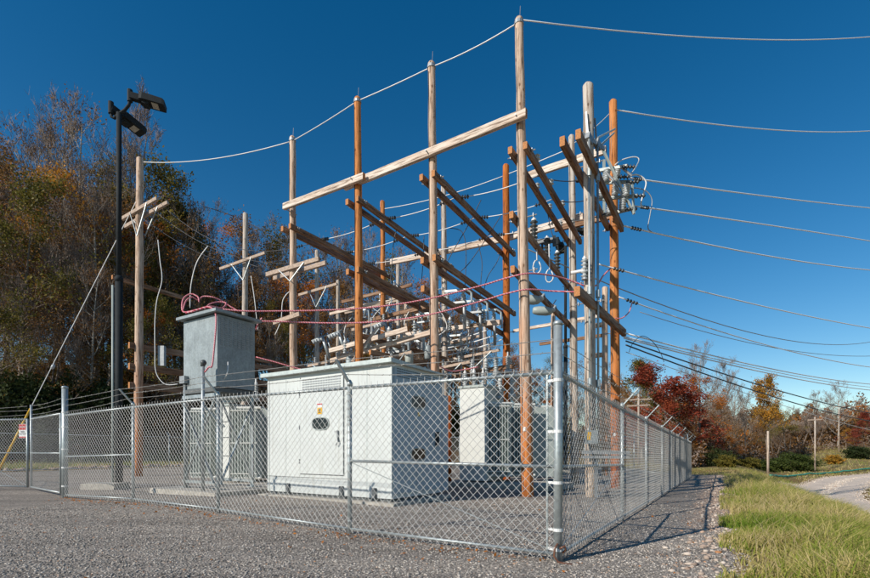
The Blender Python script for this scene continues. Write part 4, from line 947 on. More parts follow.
# thin jumpers hanging in the bays
GD = 'dark jumper leads hanging in the bays'
dj = [([(481, 200), (470, 222), (456, 246), (447, 262)], 17.5, 'slanting lead from the highest beam of the second tallest pole'), ([(502, 214), (488, 236), (470, 262), (460, 272)], 18.5, 'longer slanting lead beside the slanting one'),
      ([(398, 225), (394, 240), (392, 262), (390, 290)], 18.5, 'lead hanging straight from the orange front pole beams'), ([(424, 236), (423, 262), (420, 300), (418, 322)], 19.5, 'long straight lead between the orange and second tallest poles'),
      ([(450, 228), (462, 232), (466, 250), (465, 286)], 19.5, 'curved lead ending at the second grey switch'), ([(478, 244), (482, 262), (481, 280), (480, 300)], 20, 'curved lead ending at the third grey switch'),
      ([(526, 180), (524, 200), (527, 225), (531, 240)], 16, 'thin lead beside the tallest pole'), ([(545, 196), (548, 215), (551, 230), (556, 246)], 17, 'thin lead reaching the cross bar'),
      ([(503, 246), (497, 262), (488, 276), (484, 290)], 20.5, 'lead bowing left of the deep orange pole'), ([(410, 330), (416, 342), (424, 350), (440, 356)], 19, 'thick dark loop behind the rack')]
for pts, Y, lb in dj: wire(sp(pts, Y), .016, 'cable', lb, 'wire', GD, 'jumper_lead')
GX = 'loose pale cables by the guyed pole'
for pts, Y, lb in (([(158, 240), (160, 260), (162, 280), (157, 300), (155, 320), (155, 350), (156, 372), (165, 384), (178, 384)], 21, 'pale bowed conduit between the guyed pole and the metal box'), ([(208, 246), (197, 262), (191, 285), (190, 308)], 20, 'pale arched cable above the metal box'), ([(251, 276), (254, 295), (256, 312), (258, 330)], 22, 'pale cable hanging right of the metal box'),
                    ([(291, 290), (283, 300), (281, 320), (275, 335)], 20, 'grey cable bowing beside the far front pole')):
    wire(sp(pts, Y), .019, 'alum', lb, 'cable', GX, 'cable')
GT = 'far bus wires behind the rack'
for i, (a, b, c2) in enumerate((((430, 344), (470, 336), (506, 322)), ((430, 350), (470, 343), (506, 331)), ((430, 358), (470, 350), (506, 338)))):
    wire(quad3(PX(*a, 24), b, PX(*c2, 22), 8), .03, 'alum', '%s bus wire behind the rack near the deep orange pole' % ('upper', 'middle', 'lower')[i], 'wire', GT, 'bus_wire')
# guy wire
g0 = PX(139, 196, 23.5); g1_ = Vector((-20.6, 22.2, hz(-20.6, 22.2))); o = thing('guy_wire', g1_, 'guy wire with a yellow guard anchored in the ground behind the gate', 'guy wire')
mb = MB(); mb.tube([g1_, g0], .018, 5); mb.build('strand', M['alum'], o)
mb = MB(); mb.tube([g1_+(g0-g1_)*.005, g1_+(g0-g1_)*.235], .05, 8); mb.build('guard', M['yellow'], o, smooth=True)
mb = MB(); mb.lathe(g0.lerp(g1_, .62)-Vector((0, 0, .1)), (g0-g1_), [(0, .03), (.05, .08), (.2, .08), (.25, .03)], 8); mb.build('insulator', M['porc'], o, smooth=True)
px3((171, 190), 60, (210, 238), (262, 268), 55, .05, 'cable', 'faint slack wire against the sky beyond the guyed pole', 'distant slack wires')
px3((205, 207), 60, (270, 235), (330, 282), 58, .05, 'cable', 'second faint slack wire running to the shortest slim pole', 'distant slack wires')

# ------------------------------------------------------------------ lamp posts
def lamp(bpx, Y, ytop, label, group):
    X = (bpx-CX)/F*Y; b = Vector((X, Y, hz(X, Y))); zt = EYE-(ytop-HY)/F*Y
    o = thing('lamp_post', b, label, 'lamp post', group); hb = zt-b.z
    mb = MB(); mb.tube([b+UP*.0, b+UP*hb*.56], .115, 12); mb.tube([b+UP*hb*.56, b+UP*hb], .08, 12); mb.lathe(b+UP*hb*.55, UP, [(0, .13), (.12, .13), (.2, .09)], 12); mb.build('pole', M['black'], o, smooth=True)
    mb = MB(); mb.tube([b+Vector((-.19, -.03, 0)), b+Vector((-.19, -.03, hb*.54))], .04, 8); mb.build('conduit', M['tgrey'], o, smooth=True)
    mb = MB(); mb.box(b+Vector((-.25, -.3, .08)), Vector((.55, 0, 0)), Vector((0, .4, 0)), UP*.12); mb.build('footing', M['conc'], o)
    t = b+UP*hb; sc = Y/F   # metres per photo pixel at the post
    mb = MB(); mb.tube([t+Vector((-8*sc, .0, 2*sc)), t+Vector((-7.5*sc, 0, -4*sc)), t+Vector((-5*sc, 0, -5.5*sc)), t+Vector((0, 0, -1*sc)), t+Vector((6*sc, 0, 3*sc)), t+Vector((10*sc, 0, 8*sc)), t+Vector((11*sc, 0, 14*sc))], .05, 8); mb.build('bracket_arm', M['black'], o, smooth=True)
    def head(c, d, L, w, tilt):
        d = Vector(d).normalized(); s = Vector((-d.y, d.x, 0)).normalized(); up = s.cross(d)*-1 if s.cross(d).z < 0 else s.cross(d)
        mb = MB(); mb.tube([c-UP*.2, c+UP*.2], .085, 10); mb.bar(c, c+d*.32, .2, .2); h = None
        vs = []; a = c+d*.30
        for (k, ww, hh) in ((0, w*.8, .13), (.12*L, w, .15), (L*.9, w, .13), (L, w*.96, .08)):
            q = a+d*k; vs += [q-s*ww/2-up*.10, q+s*ww/2-up*.10, q+s*ww*.46+up*(hh-.02), q-s*ww*.46+up*(hh-.02)]
        fs = [(0, 1, 2, 3), (15, 14, 13, 12)]+[(i*4+j, (i+1)*4+j, (i+1)*4+(j+1) % 4, i*4+(j+1) % 4) for i in range(3) for j in range(4)]
        mb.add(vs, fs); mb.bar(a+d*.1-up*.14, a+d*.3-up*.14, .3, .1); hd = mb.build('lamp_head', M['black'], o)
        mb = MB(); mb.box(a+d*L*.62-up*.108, d*.10, s*w*.33, up*.006); mb.build('lens', M['lens'], hd)
    head(t+Vector((11*sc, 0, 17*sc)), (.94, .30, -.10), .78, .46, 0)
    head(t+Vector((-8*sc, 0, 5*sc)), (.50, .84, -.22), .80, .46, 0)
    return o
lamp(119, 16.2, 113, 'tall dark twin head lamp post near the gate', 'twin head lamp posts')
lamp(565.5, 26.7, 246, 'dark twin head lamp post partly hidden between the bleached poles', 'twin head lamp posts')

# ------------------------------------------------------------------ white switchgear cabinet
def frame(o3, a, b):
    """point helper: origin + along front (-U) * a + up * b ; returns lambda"""
def cab():
    c = Vector((-1.0, 11.0, .0)); W = 4.37; D = 2.25; h0 = .16; h1 = 3.32; e = U; g = V
    o = thing('switchgear_cabinet', c+e*W/2+g*D/2, 'large white switchgear cabinet with an oval dark window in its door', 'cabinet')
    mb = MB(); mb.box(c+e*(W/2)+g*(D/2)+UP*((h0+h1)/2), e*W/2, g*D/2, UP*(h1-h0)/2); bd = mb.build('body', M['white'], o)
    mb = MB(); n = 12; r0 = c-e*.10-g*.16; L = W+.2; DD = D+.26
    vs = [r0+UP*(h1+.002), r0+e*L+UP*(h1+.002), r0+e*L+g*DD+UP*(h1+.002), r0+g*DD+UP*(h1+.002)]; vs += [r0+UP*(h1+.10), r0+e*L+UP*(h1+.10), r0+e*L+g*DD+UP*(h1+.03), r0+g*DD+UP*(h1+.03)]
    mb.add(vs, [(3, 2, 1, 0), (4, 5, 6, 7), (0, 1, 5, 4), (1, 2, 6, 5), (2, 3, 7, 6), (3, 0, 4, 7)]); mb.build('roof', M['roofm'], o)
    mb = MB(); mb.box(c+e*(W/2-.0)+g*(D/2)+UP*.03, e*(W/2+.18), g*(D/2+.18), UP*.05); mb.build('slab', M['conc'], o)
    mb = MB(); mb.box(c+e*W/2+g*D/2+UP*.125, e*(W/2-.06), g*(D/2-.06), UP*.04); mb.build('plinth', M['seam'], o)
    def F_(a, z, d=0.): return c+e*a-g*d+UP*z     # point on the front face, a metres from the near corner
    # door: a from 1.52 to 2.98
    a0, a1 = 1.50, 3.03
    mb = MB(); mb.box(F_((a0+a1)/2, 1.93, .012), e*(a1-a0)/2, g*.012, UP*1.25); dr = mb.build('door', M['white'], o)
    mb = MB()
    for (p, q, w) in ((F_(a0-.012, .66, .004), F_(a0-.012, 3.22, .004), .022), (F_(a1+.012, .66, .004), F_(a1+.012, 3.22, .004), .022), (F_(a0, .665, .004), F_(a1, .665, .004), .02), (F_(a0-.1, .58, .004), F_(W, .58, .004), .012), (F_(a0, 2.86, .026), F_(a1, 2.86, .026), .012)):
        d = (q-p); 
        if abs(d.z) > .5: mb.box((p+q)/2, e*w/2, g*.004, UP*abs(d.z)/2)
        else: mb.box((p+q)/2, e*abs((q-p).length)/2, g*.004, UP*w/2)
    mb.build('seam', M['seam'], o)
    mb = MB()
    for r in range(5):
        for k in range(15):
            mb.box(F_(a0+.12+k*.092, 2.9+r*.062, .028), e*.036, g*.006, UP*.013)
    mb.build('louvre', M['steel'], dr)
    def oval(P, ea, eu, w, h, nrm, par, nm='window'):
        mb = MB(); ring = []
        for i in range(24):
            t = 2*PI*i/24; x = math.copysign(abs(math.cos(t))**.55, math.cos(t))*w/2; z = math.copysign(abs(math.sin(t))**.8, math.sin(t))*h/2; ring.append((x, z))
        vs = [P+ea*x+eu*z+nrm*.0 for x, z in ring]+[P+ea*x+eu*z+nrm*.012 for x, z in ring]
        mb.add(vs, [tuple(range(24, 48))]+[(i, (i+1) % 24, 24+(i+1) % 24, 24+i) for i in range(24)]); wn = mb.build(nm, M['glass'], par)
        mb = MB(); mb.tube([P+ea*x*1.04+eu*z*1.06+nrm*.012 for x, z in ring+ring[:1]], .014, 5, cap=False); mb.build('rim', M['tgrey'], wn)
    oval(F_(2.27, 1.98, .026), -e, UP, .56, .29, -g, dr)
    mb = MB(); mb.box(F_(2.30, 2.31, .028), e*.085, g*.003, UP*.085); st = mb.build('sticker', M['yellow'], dr)
    mb = MB(); mb.box(F_(2.30, 2.45, .028), e*.085, g*.003, UP*.055); mb.build('sticker_top', M['signwhite'], dr)
    mb = MB(); mb.box(F_(2.30, 2.48, .033), e*.085, g*.003, UP*.018); mb.build('sticker_band', M['red'], dr)
    mb = MB(); mb.box(F_(2.30, 2.33, .033), e*.03, g*.003, UP*.03); mb.box(F_(2.30, 2.27, .033), e*.04, g*.003, UP*.008); mb.build('sticker_mark', M['black'], dr)
    mb = MB(); mb.box(F_(1.66, 1.66, .05), e*.02, g*.025, UP*.13); mb.box(F_(1.70, 1.76, .05), e*.05, g*.02, UP*.015); mb.tube([F_(1.66, 1.62, .08), F_(1.62, 1.5, .09), F_(1.68, 1.42, .09)], .016, 6); mb.build('handle', M['steel'], dr)
    for a in (.5, 1.55, 3.5): mb = MB(); mb.box(F_(a, .28, .03), e*.05, g*.04, UP*.12); mb.build('lifting_bracket', M['seam'], o)
    for z in (1.0, 1.9, 2.75): mb = MB(); mb.tube([F_(a1+.02, z-.06, .03), F_(a1+.02, z+.06, .03)], .016, 6); mb.build('hinge', M['steel'], dr)
    for a in (.75, 3.6): mb = MB(); mb.box(F_(a, 1.75, .003), e*.004, g*.003, UP*1.5); mb.build('panel_joint', M['roofm'], o)
    for a in (W*.985, .015):
        mb = MB(); mb.box(F_(a, 1.74, .008), e*.02, g*.008, UP*1.55); mb.build('corner_trim', M['white'], o)
    # right side (in shade): two oval windows, small tags
    def S_(s, z, d=0.): return c+g*s-e*d+UP*z
    mb = MB(); mb.box(S_(D*.5, 1.75, .012), g*(D*.5-.06), e*.012, UP*1.48); sd = mb.build('side_door', M['white_shaded'], o)
    for z in (2.50, 1.20): oval(S_(1.05, z, .026), g, UP, .62, .28, -e, sd)
    mb = MB(); mb.box(S_(1.08, 2.2, .028), g*.05, e*.003, UP*.05); mb.build('sticker', M['yellow'], sd)
    mb = MB(); mb.box(S_(1.9, 1.6, .06), g*.04, e*.04, UP*.18); mb.build('handle', M['black'], sd)
    mb = MB()
    for r in range(4):
        for k in range(20): mb.box(S_(.2+k*.09, 3.04+r*.06, .028), g*.03, e*.004, UP*.009)
    mb.build('louvre', M['seam'], sd)
    mb = MB(); mb.box(c+e*.45+g*(D+.16)+UP*1.5, Vector(e)*.46, g*.15, UP*1.30); mb.build('rear_cubicle', M['white_shaded'], o)
cab()

# ------------------------------------------------------------------ elevated galvanised box on its stand
def elev():
    c = Vector((-6.2, 13.5, 0)); W = 1.69; D = 1.25; z0 = 3.12; z1 = 5.18; e = U; g = V; zb = hz(-7, 14)
    o = thing('elevated_equipment_box', c+e*W/2+g*D/2, 'galvanised metal box with louvred side raised on a braced steel stand', 'equipment box')
    mb = MB(); mb.box(c+e*W/2+g*D/2+UP*(z0+z1)/2, e*W/2, g*D/2, UP*(z1-z0)/2); bd = mb.build('box', M['galv_box'], o)
    mb = MB(); mb.box(c+e*W/2+g*D/2+UP*(z1+.08), e*(W/2+.15), g*(D/2+.15), UP*.04); mb.build('lid', M['galv_box'], o)
    mb = MB()
    for k in range(8):
        for r in range(13):
            mb.box(c+g*(.14+k*.14)-e*.010+UP*(z1-.1-r*.062), g*.045, e*.008, UP*.010)
    mb.build('louvre', M['steel'], bd)
    mb = MB(); mb.box(c+e*W/2+g*D/2+UP*(z0-.08), e*(W/2-.05), g*(D/2+.05), UP*.06); mb.build('base_frame', M['seam'], o)
    k = 0
    for a in (.05, W-.05):
        for b in (.05, D-.05):
            p = c+e*a+g*b; mb = MB(); mb.bar((p.x, p.y, zb), (p.x, p.y, z0-.14), .09, .09); mb.box(Vector((p.x, p.y, zb+.16)), e*.12, g*.12, UP*.012); mb.build('leg', M['galv'], o)
    def fr(a, z, b=0): return c+e*a+g*b+UP*(z+0)
    for (p, q) in ((fr(.08, zb+.35, -.05), fr(W-.08, 2.75, -.05)), (fr(.08, 2.75, -.02), fr(W-.08, zb+.35, -.02)), (fr(-.05, .4, .1), fr(-.05, 2.75, D-.1)), (fr(-.02, 2.75, .1), fr(-.02, .4, D-.1))):
        mb = MB(); mb.bar(p, q, .07, .03); mb.build('cross_brace', M['galv'], o)
    mb = MB()
    for b in (0, D): mb.bar(fr(0, .36, b), fr(W, .36, b), .08, .08); mb.bar(fr(0, 2.88, b), fr(W, 2.88, b), .1, .1)
    mb.build('rail', M['galv'], o)
    mb = MB(); q = c+e*W/2+g*D/2; mb.box(Vector((q.x, q.y, zb+.06)), e*(W/2+.8), g*(D/2+.6), UP*.08); mb.build('slab', M['conc'], o)
    b = Vector((-6.55, 13.28, 0)); t = PX(203, 364, 13.28); r = thing('riser_conduit', Vector((t.x, 13.28, hz(t.x, 13.28))), 'bluish riser pipe with a dark weatherhead in front of the metal box', 'pipe')
    mb = MB(); mb.tube([(t.x, 13.28, 0.), t], .05, 10); mb.build('pipe', M['galv'], r, smooth=True)
    mb = MB(); mb.lathe(t+UP*-.02, UP+Vector((.35, -.2, 0)), [(-.05, .06), (.0, .065), (.05, .085), (.10, .075), (.14, .03)], 12); mb.build('weatherhead', M['poly'], r, smooth=True)
    mb = MB(); mb.bar(t-UP*1.15, t-UP*1.75+Vector((.45, .35, 0)), .05, .05); mb.build('strut', M['galv'], r)
    p = PX(185, 380, 14.3); r = thing('meter_post', Vector((p.x, p.y, zb)), 'thin post topped by a small grey box beside the stand of the metal box', 'post')
    mb = MB(); mb.tube([(p.x, p.y, zb), (p.x, p.y, p.z-.1)], .045, 8); mb.build('post', M['galv'], r, smooth=True); mb = MB(); mb.box(p, e*.13, g*.1, UP*.11); mb.build('box', M['steel'], r)
elev()
GCC = 'red striped cables coiled on the metal box'
wire(multi([(205, 372, 13.25), (209, 367, 13.2), (212, 366, 13.2), (214, 350, 13.3), (216, 325, 13.35), (215, 312, 13.5), (208, 307, 13.7), (196, 310, 14.0), (184, 312, 14.3), (182, 306, 14.4), (184, 298, 14.6), (191, 294, 14.7), (198, 297, 14.7), (199, 302, 14.6)]), .024, 'redcable', 'red striped cable rising from the weatherhead over the front of the metal box', 'cable', GCC, 'covered_cable', n=7)
wire(multi([(183, 310, 14.3), (186, 301, 14.5), (192, 297, 14.6), (198, 300, 14.7), (203, 296.5, 14.8), (212, 297, 14.8), (220, 300, 14.9), (228, 305, 15), (238, 311, 15)]), .022, 'redcable', 'red striped cable looping along the lid of the metal box', 'cable', GCC, 'covered_cable', n=7)
wire(multi([(186, 313, 14.2), (198, 310, 14.0), (210, 306.5, 13.9), (222, 308, 14.2), (226, 303, 14.5), (218, 302, 14.5), (210, 304, 14.3), (205, 309, 14.1)]), .022, 'redcable', 'red striped coil lying at the middle of the lid', 'cable', GCC, 'covered_cable', n=7)
wire(multi([(262, 318, 14.8), (258, 324, 15.0), (256, 330, 15.2)]), .026, 'redcable', 'short red cable stub at the far corner of the metal box', 'cable', GCC, 'covered_cable')
wire(multi([(224, 379, 13.7), (227, 374, 13.5), (228, 368, 13.5), (228, 362, 13.6)]), .015, 'alum', 'thin pale wire tail on the shaded side of the metal box', 'wire', None, 'wire_tail')

# ------------------------------------------------------------------ transformers
def transformer(c, W, D, h0, h1, label, light, nrad, radh, radside, bush, e=U, g=V, hscale=1.):
    """c = near corner on the ground; W along e (leftwards), D along g"""
    o = thing('power_transformer', c, label, 'transformer')
    mb = MB(); mb.box(c+e*W/2+g*D/2+UP*(h0+h1)/2, e*W/2, g*D/2, UP*(h1-h0)/2); mb.build('tank', M['tlight' if light else 'tgrey'], o)
    mb = MB(); mb.box(c+e*W/2+g*D/2+UP*(h1+.04), e*(W/2+.05), g*(D/2+.05), UP*.04); mb.build('lid', M['tgrey'], o)
    mb = MB(); mb.box(c+e*(W/2-1.0)+g*D/2+UP*.06, e*(W/2+1.6), g*(D/2+.35), UP*.09); mb.build('slab', M['conc'], o)
    return o
def radiator(par, c, e, g, n, w, z0, z1, dp=.07):
    """n fins along g starting at c, each w long along -e"""
    mb = MB()
    for k in range(n): mb.box(c+g*(k*dp)-e*w/2+UP*(z0+z1)/2, e*w/2, g*.014, UP*(z1-z0)/2)
    r = mb.build('radiator', M['tgrey'], par)
    mb = MB()
    for z in (z0+.05, (z0+z1)/2, z1-.03): mb.tube([c-g*.04-e*.02+UP*z, c-g*.04-e*(w-.02)+UP*z], .03, 6); 
    for q in (.04, w-.04): mb.tube([c-g*.05-e*q+UP*(z1-.03), c+g*(n*dp)-e*q+UP*(z1-.03)], .035, 6)
    mb.build('header_pipe', M['white'], r)
    return r
def finface(par, c, ea, nrm, n, w, z0, z1, dp=.10, fd=.30):
    """radiator seen along its fins: n fins spread along ea, sticking out along nrm"""
    mb = MB()
    for k in range(n): mb.box(c+ea*(k*dp+.03)+nrm*fd/2+UP*(z0+z1)/2, ea*.016, nrm*fd/2, UP*(z1-z0)/2)
    r = mb.build('radiator', M['tgrey'], par)
    L = n*dp
    for z in (z0+.12, (z0+z1)/2, z1-.06): mb = MB(); mb.bar(c+nrm*(fd+.01)+UP*z, c+ea*L+nrm*(fd+.01)+UP*z, .02, .035); mb.build('stiffener', M['tlight'], r)
    for zz in (z1+.04, z0-.03): mb = MB(); mb.tube([c+nrm*(fd*.6)+UP*zz-ea*.04, c+ea*(L+.04)+nrm*(fd*.6)+UP*zz], .05, 8); mb.build('header_pipe', M['tlight'], r)
    return r
def bushing(par, p, h, r=.12, n=6):
    mb = MB(); sheds(mb, p, UP, h, r, n, .55); mb.lathe(p-UP*.12, UP, [(0, r*1.2), (.12, r*1.1)], 10); b = mb.build('bushing', M['porc'], par, smooth=True)
    mb = MB(); mb.lathe(p+UP*h, UP, [(0, r*.6), (.06, r*.6), (.08, r*.3), (.22, r*.3)], 8); mb.build('terminal', M['alum'], b)
c = PX(486, 482, 16.8); c.z = 0
t1 = transformer(c, 1.06, 1.5, .2, 3.55, 'transformer with a tall white front cabinet behind the tallest pole', True, 0, 0, 0, 0)
finface(t1, c+Vector((.22, .35, 0)), Vector((1, 0, 0)), -V, 8, .1, .42, 2.93)
finface(t1, c+Vector((1.22, .75, 0)), Vector((1, 0, 0)), -V, 7, .1, .42, 2.93)
finface(t1, c+Vector((2.05, 1.3, 0)), Vector((1, 0, 0)), -V, 6, .1, .42, 2.9)
mb = MB(); mb.box(c+Vector((1.35, 1.5, 1.6)), Vector((1.3, 0, 0)), Vector((0, .5, 0)), UP*1.3); mb.build('main_tank', M['tgrey'], t1)
for (x, y, hh) in ((500, 396, .6), (512, 394, .6), (526, 392, .55), (496, 372, .5), (508, 370, .45)): bushing(t1, PX(x, y, 17.6), hh, .12)
for (x, hh) in ((465, .45), (474, .5), (483, .45)): bushing(t1, PX(x, 386, 17.4), hh, .1, 5)
c = PX(229, 478, 16.6); c.z = 0
t2 = transformer(c, .62, 1.4, .3, 2.85, 'transformer with pale narrow panels and grey radiators behind the metal box stand', True, 0, 0, 0, 0)
mb = MB()
for z in (1.1, 1.75, 2.3): mb.box(c+U*.31-V*.012+UP*z, U*.31, V*.006, UP*.012)
mb.build('panel_gap', M['seam'], t2)
finface(t2, c+Vector((.12, .3, 0)), Vector((1, 0, 0)), -V, 10, .1, .35, 2.75)
finface(t2, c+Vector((-1.5, .8, 0)), Vector((1, 0, 0)), -V, 8, .1, .35, 2.75)
mb = MB(); mb.box(c+Vector((.5, 1.6, 1.55)), Vector((1.2, 0, 0)), Vector((0, .6, 0)), UP*1.3); mb.build('main_tank', M['tgrey'], t2)
for x in (236, 246, 256, 215): bushing(t2, PX(x, 398, 17.4), .5, .11)
# black gear and yellow control pedestal hidden between cabinet and transformer
mb = MB(); p = PX(448, 470, 17.5); mb.tube([(p.x, p.y, 0), (p.x, p.y, 3.3)], .13, 12); tag(mb.build('support_post', M['pole_org'], smooth=True), 'short dark orange post between the white cabinet and the transformer', 'post')

# ------------------------------------------------------------------ small box on T1 low beams
for i, (x, y) in enumerate(((162, 356), (236, 366))):
    c = PX(x, y, 24); mb = MB(); mb.box(c, Vector((.15, 0, 0)), Vector((0, .1, 0)), UP*.5); tag(mb.build('junction_box', M['steel']), ('grey junction box on the low beams left of the metal box', 'grey junction box on the low beams right of the metal box')[i], 'box')

# ------------------------------------------------------------------ trees
def rotv(d, ang, rr):
    a = d.cross(Vector((rr.gauss(0, 1), rr.gauss(0, 1), rr.gauss(0, 1)))).normalized()
    return (d*math.cos(ang)+a*math.sin(ang)).normalized()
def gen_tree(seed, leaf=None, nleaf=0, lsize=.16, spread=.34, n1=15, n2=7, n3=6, twig=True, patch=-.32, start=.22, forks=0, nl4=2, up=.35, thin=.010):
    """unit: 15 m tall; returns (trunk MB, twig verts/faces, leaf verts/faces)"""
    rr = random.Random(seed); Ht = 15.; tr = MB(); tips = []
    tw_v = []; tw_f = []
    def quad(a, b, w):
        d = (b-a); s = d.cross(Vector((rr.gauss(0, 1), rr.gauss(0, 1), rr.gauss(0, 1)))).normalized()*w
        i = len(tw_v); tw_v.extend([a-s, a+s, b+s*.4, b-s*.4]); tw_f.append((i, i+1, i+2, i+3))
    def limb(p, d, L, r, depth):
        k = 5 if depth < 2 else 3; pts = [p]; dd = d.copy()
        for i in range(k):
            dd = (rotv(dd, rr.uniform(.03, .22), rr)+UP*up*.22).normalized(); pts.append(pts[-1]+dd*L/k)
        if depth <= 2: tr.tube(pts, [r*(1-.75*i/k) for i in range(k+1)], 5 if depth < 2 else 3, cap=False)
        else:
            for a, b in zip(pts[:-1], pts[1:]): quad(a, b, max(r, thin))
        if depth >= 3 or (depth == 2 and not twig): tips.append(pts[-1]); tips.append(pts[len(pts)//2])
        if depth == 3 and twig:
            for _ in range(nl4):
                q = pts[rr.randint(1, k)]; dq = rotv(dd, rr.uniform(.4, .9), rr); e = q+dq*L*rr.uniform(.3, .6); quad(q, e, thin*.8); tips.append(e)
        if depth < 3:
            n = (n2, n3)[depth-1] if depth > 0 else n1
            for j in range(n):
                f = rr.uniform(.3, 1.); q = f*k; i = min(int(q), k-1); pp = pts[i].lerp(pts[i+1], q-i)
                dq = rotv(dd, rr.uniform(.45, .95), rr)
                limb(pp, (dq+UP*up*.4).normalized(), L*rr.uniform(.4, .6), r*.42, depth+1)
    nst = 1+forks
    for st in range(nst):
        pts = [Vector((0, 0, -.5))]; d = UP.copy()
        if nst > 1: d = (UP+Vector((rr.uniform(-.3, .3), rr.uniform(-.3, .3), 0))).normalized()
        hh = Ht*(1 if st == 0 else rr.uniform(.7, .9)); m = 9
        for i in range(m): 
            d = (rotv(d, rr.uniform(0, .07), rr)+UP*.08).normalized(); pts.append(pts[-1]+d*hh/m)
        r0 = .19/(1+.3*forks); tr.tube(pts, [r0*(1-.88*(i/m)**.9) for i in range(m+1)], 7, cap=False)
        for j in range(int(n1*(1 if st == 0 else .6))):
            f = start+(1-start)*((j+rr.random())/n1) if st == 0 else rr.uniform(start, 1); f = min(f, .985); q = f*m; i = min(int(q), m-1); p = pts[i].lerp(pts[i+1], q-i)
            a = rr.uniform(0, 2*PI); dr = Vector((math.cos(a), math.sin(a), up+rr.uniform(-.1, .5)*f)).normalized()
            limb(p, dr, Ht*spread*(1.08-f*.75)*rr.uniform(.7, 1.15), r0*(1-.8*f)*.5, 1)
    lv = lf = None
    if leaf:
        rng = np.random.RandomState(seed); T = np.array([tuple(t) for t in tips]); 
        T = T[rng.rand(len(T)) < min(1, nleaf/len(T)*1.2)] if nleaf < len(T) else T
        # patchy: drop whole neighbourhoods
        ph = np.sin(T[:, 0]*1.1+seed)*np.sin(T[:, 1]*1.3+1)*np.sin(T[:, 2]*.9+2); T = T[ph > patch]
        reps = max(1, int(nleaf/len(T))); C = np.repeat(T, reps, 0)+rng.normal(0, .26, (len(T)*reps, 3)); n = len(C)
        a = rng.normal(size=(n, 3)); a /= np.linalg.norm(a, axis=1)[:, None]; b = np.cross(a, rng.normal(size=(n, 3))); b /= np.linalg.norm(b, axis=1)[:, None]
        s = lsize*rng.uniform(.5, 1.25, (n, 1)); lv = np.stack([C-a*s, C-b*s*.55, C+a*s, C+b*s*.55], 1).reshape(-1, 3); lf = np.arange(n*4).reshape(n, 4)
    return tr, (np.array([tuple(v) for v in tw_v]), np.array(tw_f)), (lv, lf)
TREES = []
def proto(seed, leafmat_, bark='bark', **k):
    tr, (tv, tf), (lv, lf) = gen_tree(seed, leaf=leafmat_, **k)
    me = bpy.data.meshes.new('trunk'); me.from_pydata(tr.v, [], tr.f); me.materials.append(M[bark]); me.polygons.foreach_set('use_smooth', [True]*len(me.polygons)); me.update()
    parts = [('v', tv, tf, 0)] if len(tv) else []
    V_ = [tv] if len(tv) else []; F_ = [tf] if len(tf) else []; mi = [np.zeros(len(tf), int)] if len(tf) else []
    if lv is not None: F_.append(lf+(len(tv))); V_.append(lv); mi.append(np.ones(len(lf), int))
    o = npmesh('crown', np.concatenate(V_), np.concatenate(F_), [M['twig'], M[leafmat_] if leafmat_ else M['twig']], np.concatenate(mi)); cm = o.data; bpy.data.objects.remove(o)
    return me, cm
pr = {
 'bare1': proto(1, None, 'barkpale', n1=22, n2=8, n3=6, nl4=4, up=.6, thin=.013), 'bare2': proto(2, None, 'bark', n1=19, n2=8, n3=7, nl4=4, forks=1, up=.7, spread=.32, thin=.013), 'bare3': proto(3, 'l_brown', 'barkpale', nleaf=900, lsize=.08, n1=19, n2=8, n3=6, nl4=4, spread=.30, up=.8, thin=.013),
 'rus1': proto(4, 'l_brown', nleaf=7000, lsize=.095, n1=16, n2=6, n3=5), 'rus2': proto(5, 'l_brown', nleaf=9000, lsize=.09, forks=1, n1=15, n2=6, n3=5, start=.12),
 'olive1': proto(6, 'l_olive', nleaf=9000, lsize=.10, n1=16, n2=6, n3=5), 'olive2': proto(7, 'l_olive', nleaf=12000, lsize=.11, n1=14, n2=6, n3=5, start=.15),
 'yel': proto(8, 'l_yellow', nleaf=7000, lsize=.10, n1=14, n2=6, n3=5, spread=.28), 'org': proto(9, 'l_orange', nleaf=8000, lsize=.10, n1=15, n2=6, n3=5, start=.15),
 'red': proto(10, 'l_red', nleaf=13000, lsize=.14, patch=-.6, n1=18, n2=6, n3=5, start=.10, spread=.36), 'org2': proto(12, 'l_yellow', nleaf=11000, lsize=.13, n1=24, n2=6, n3=5, start=.38, spread=.25, up=.5, patch=-.75),
 'dark': proto(11, 'l_dark', nleaf=14000, lsize=.14, n1=18, n2=6, n3=4, start=.05, spread=.3)}
KN = {'bare1': 'bare pale barked tree', 'bare2': 'bare forked tree with grey twigs', 'bare3': 'bare slender tree with upright twigs', 'rus1': 'tree with thin russet leaves', 'rus2': 'forked tree with brown leaves', 'olive1': 'tree with patchy olive leaves', 'olive2': 'full tree with olive green leaves', 'yel': 'tree with thin yellow leaves', 'org': 'tree with orange leaves', 'red': 'crimson leaved tree', 'org2': 'tree with a tall orange and yellow crown', 'dark': 'dark evergreen tree'}
rt_ = random.Random(77)
def tree(kind, px, Y, ytop, label, group='trees on the wooded hill', wide=1., name=None):
    X = (px-CX)/F*Y; z = hz(X, Y); zt = EYE-(ytop-HY)/F*Y; h = max(zt-z, 2.)
    o = thing(name or {'b': 'bare_tree'}.get(kind[0] if kind.startswith('bare') else '', 'autumn_tree' if kind not in ('dark',) else 'evergreen_tree'), Vector((X, Y, z-.1)), label, 'tree', group)
    s = h/15.6; w = s*wide; o.scale = (w, w, s); o.rotation_euler = (0, 0, rt_.uniform(0, 6.28))
    for nm, me in zip(('trunk', 'crown'), pr[kind]):
        c = bpy.data.objects.new(nm, me); COL.objects.link(c); c.parent = o
    return o
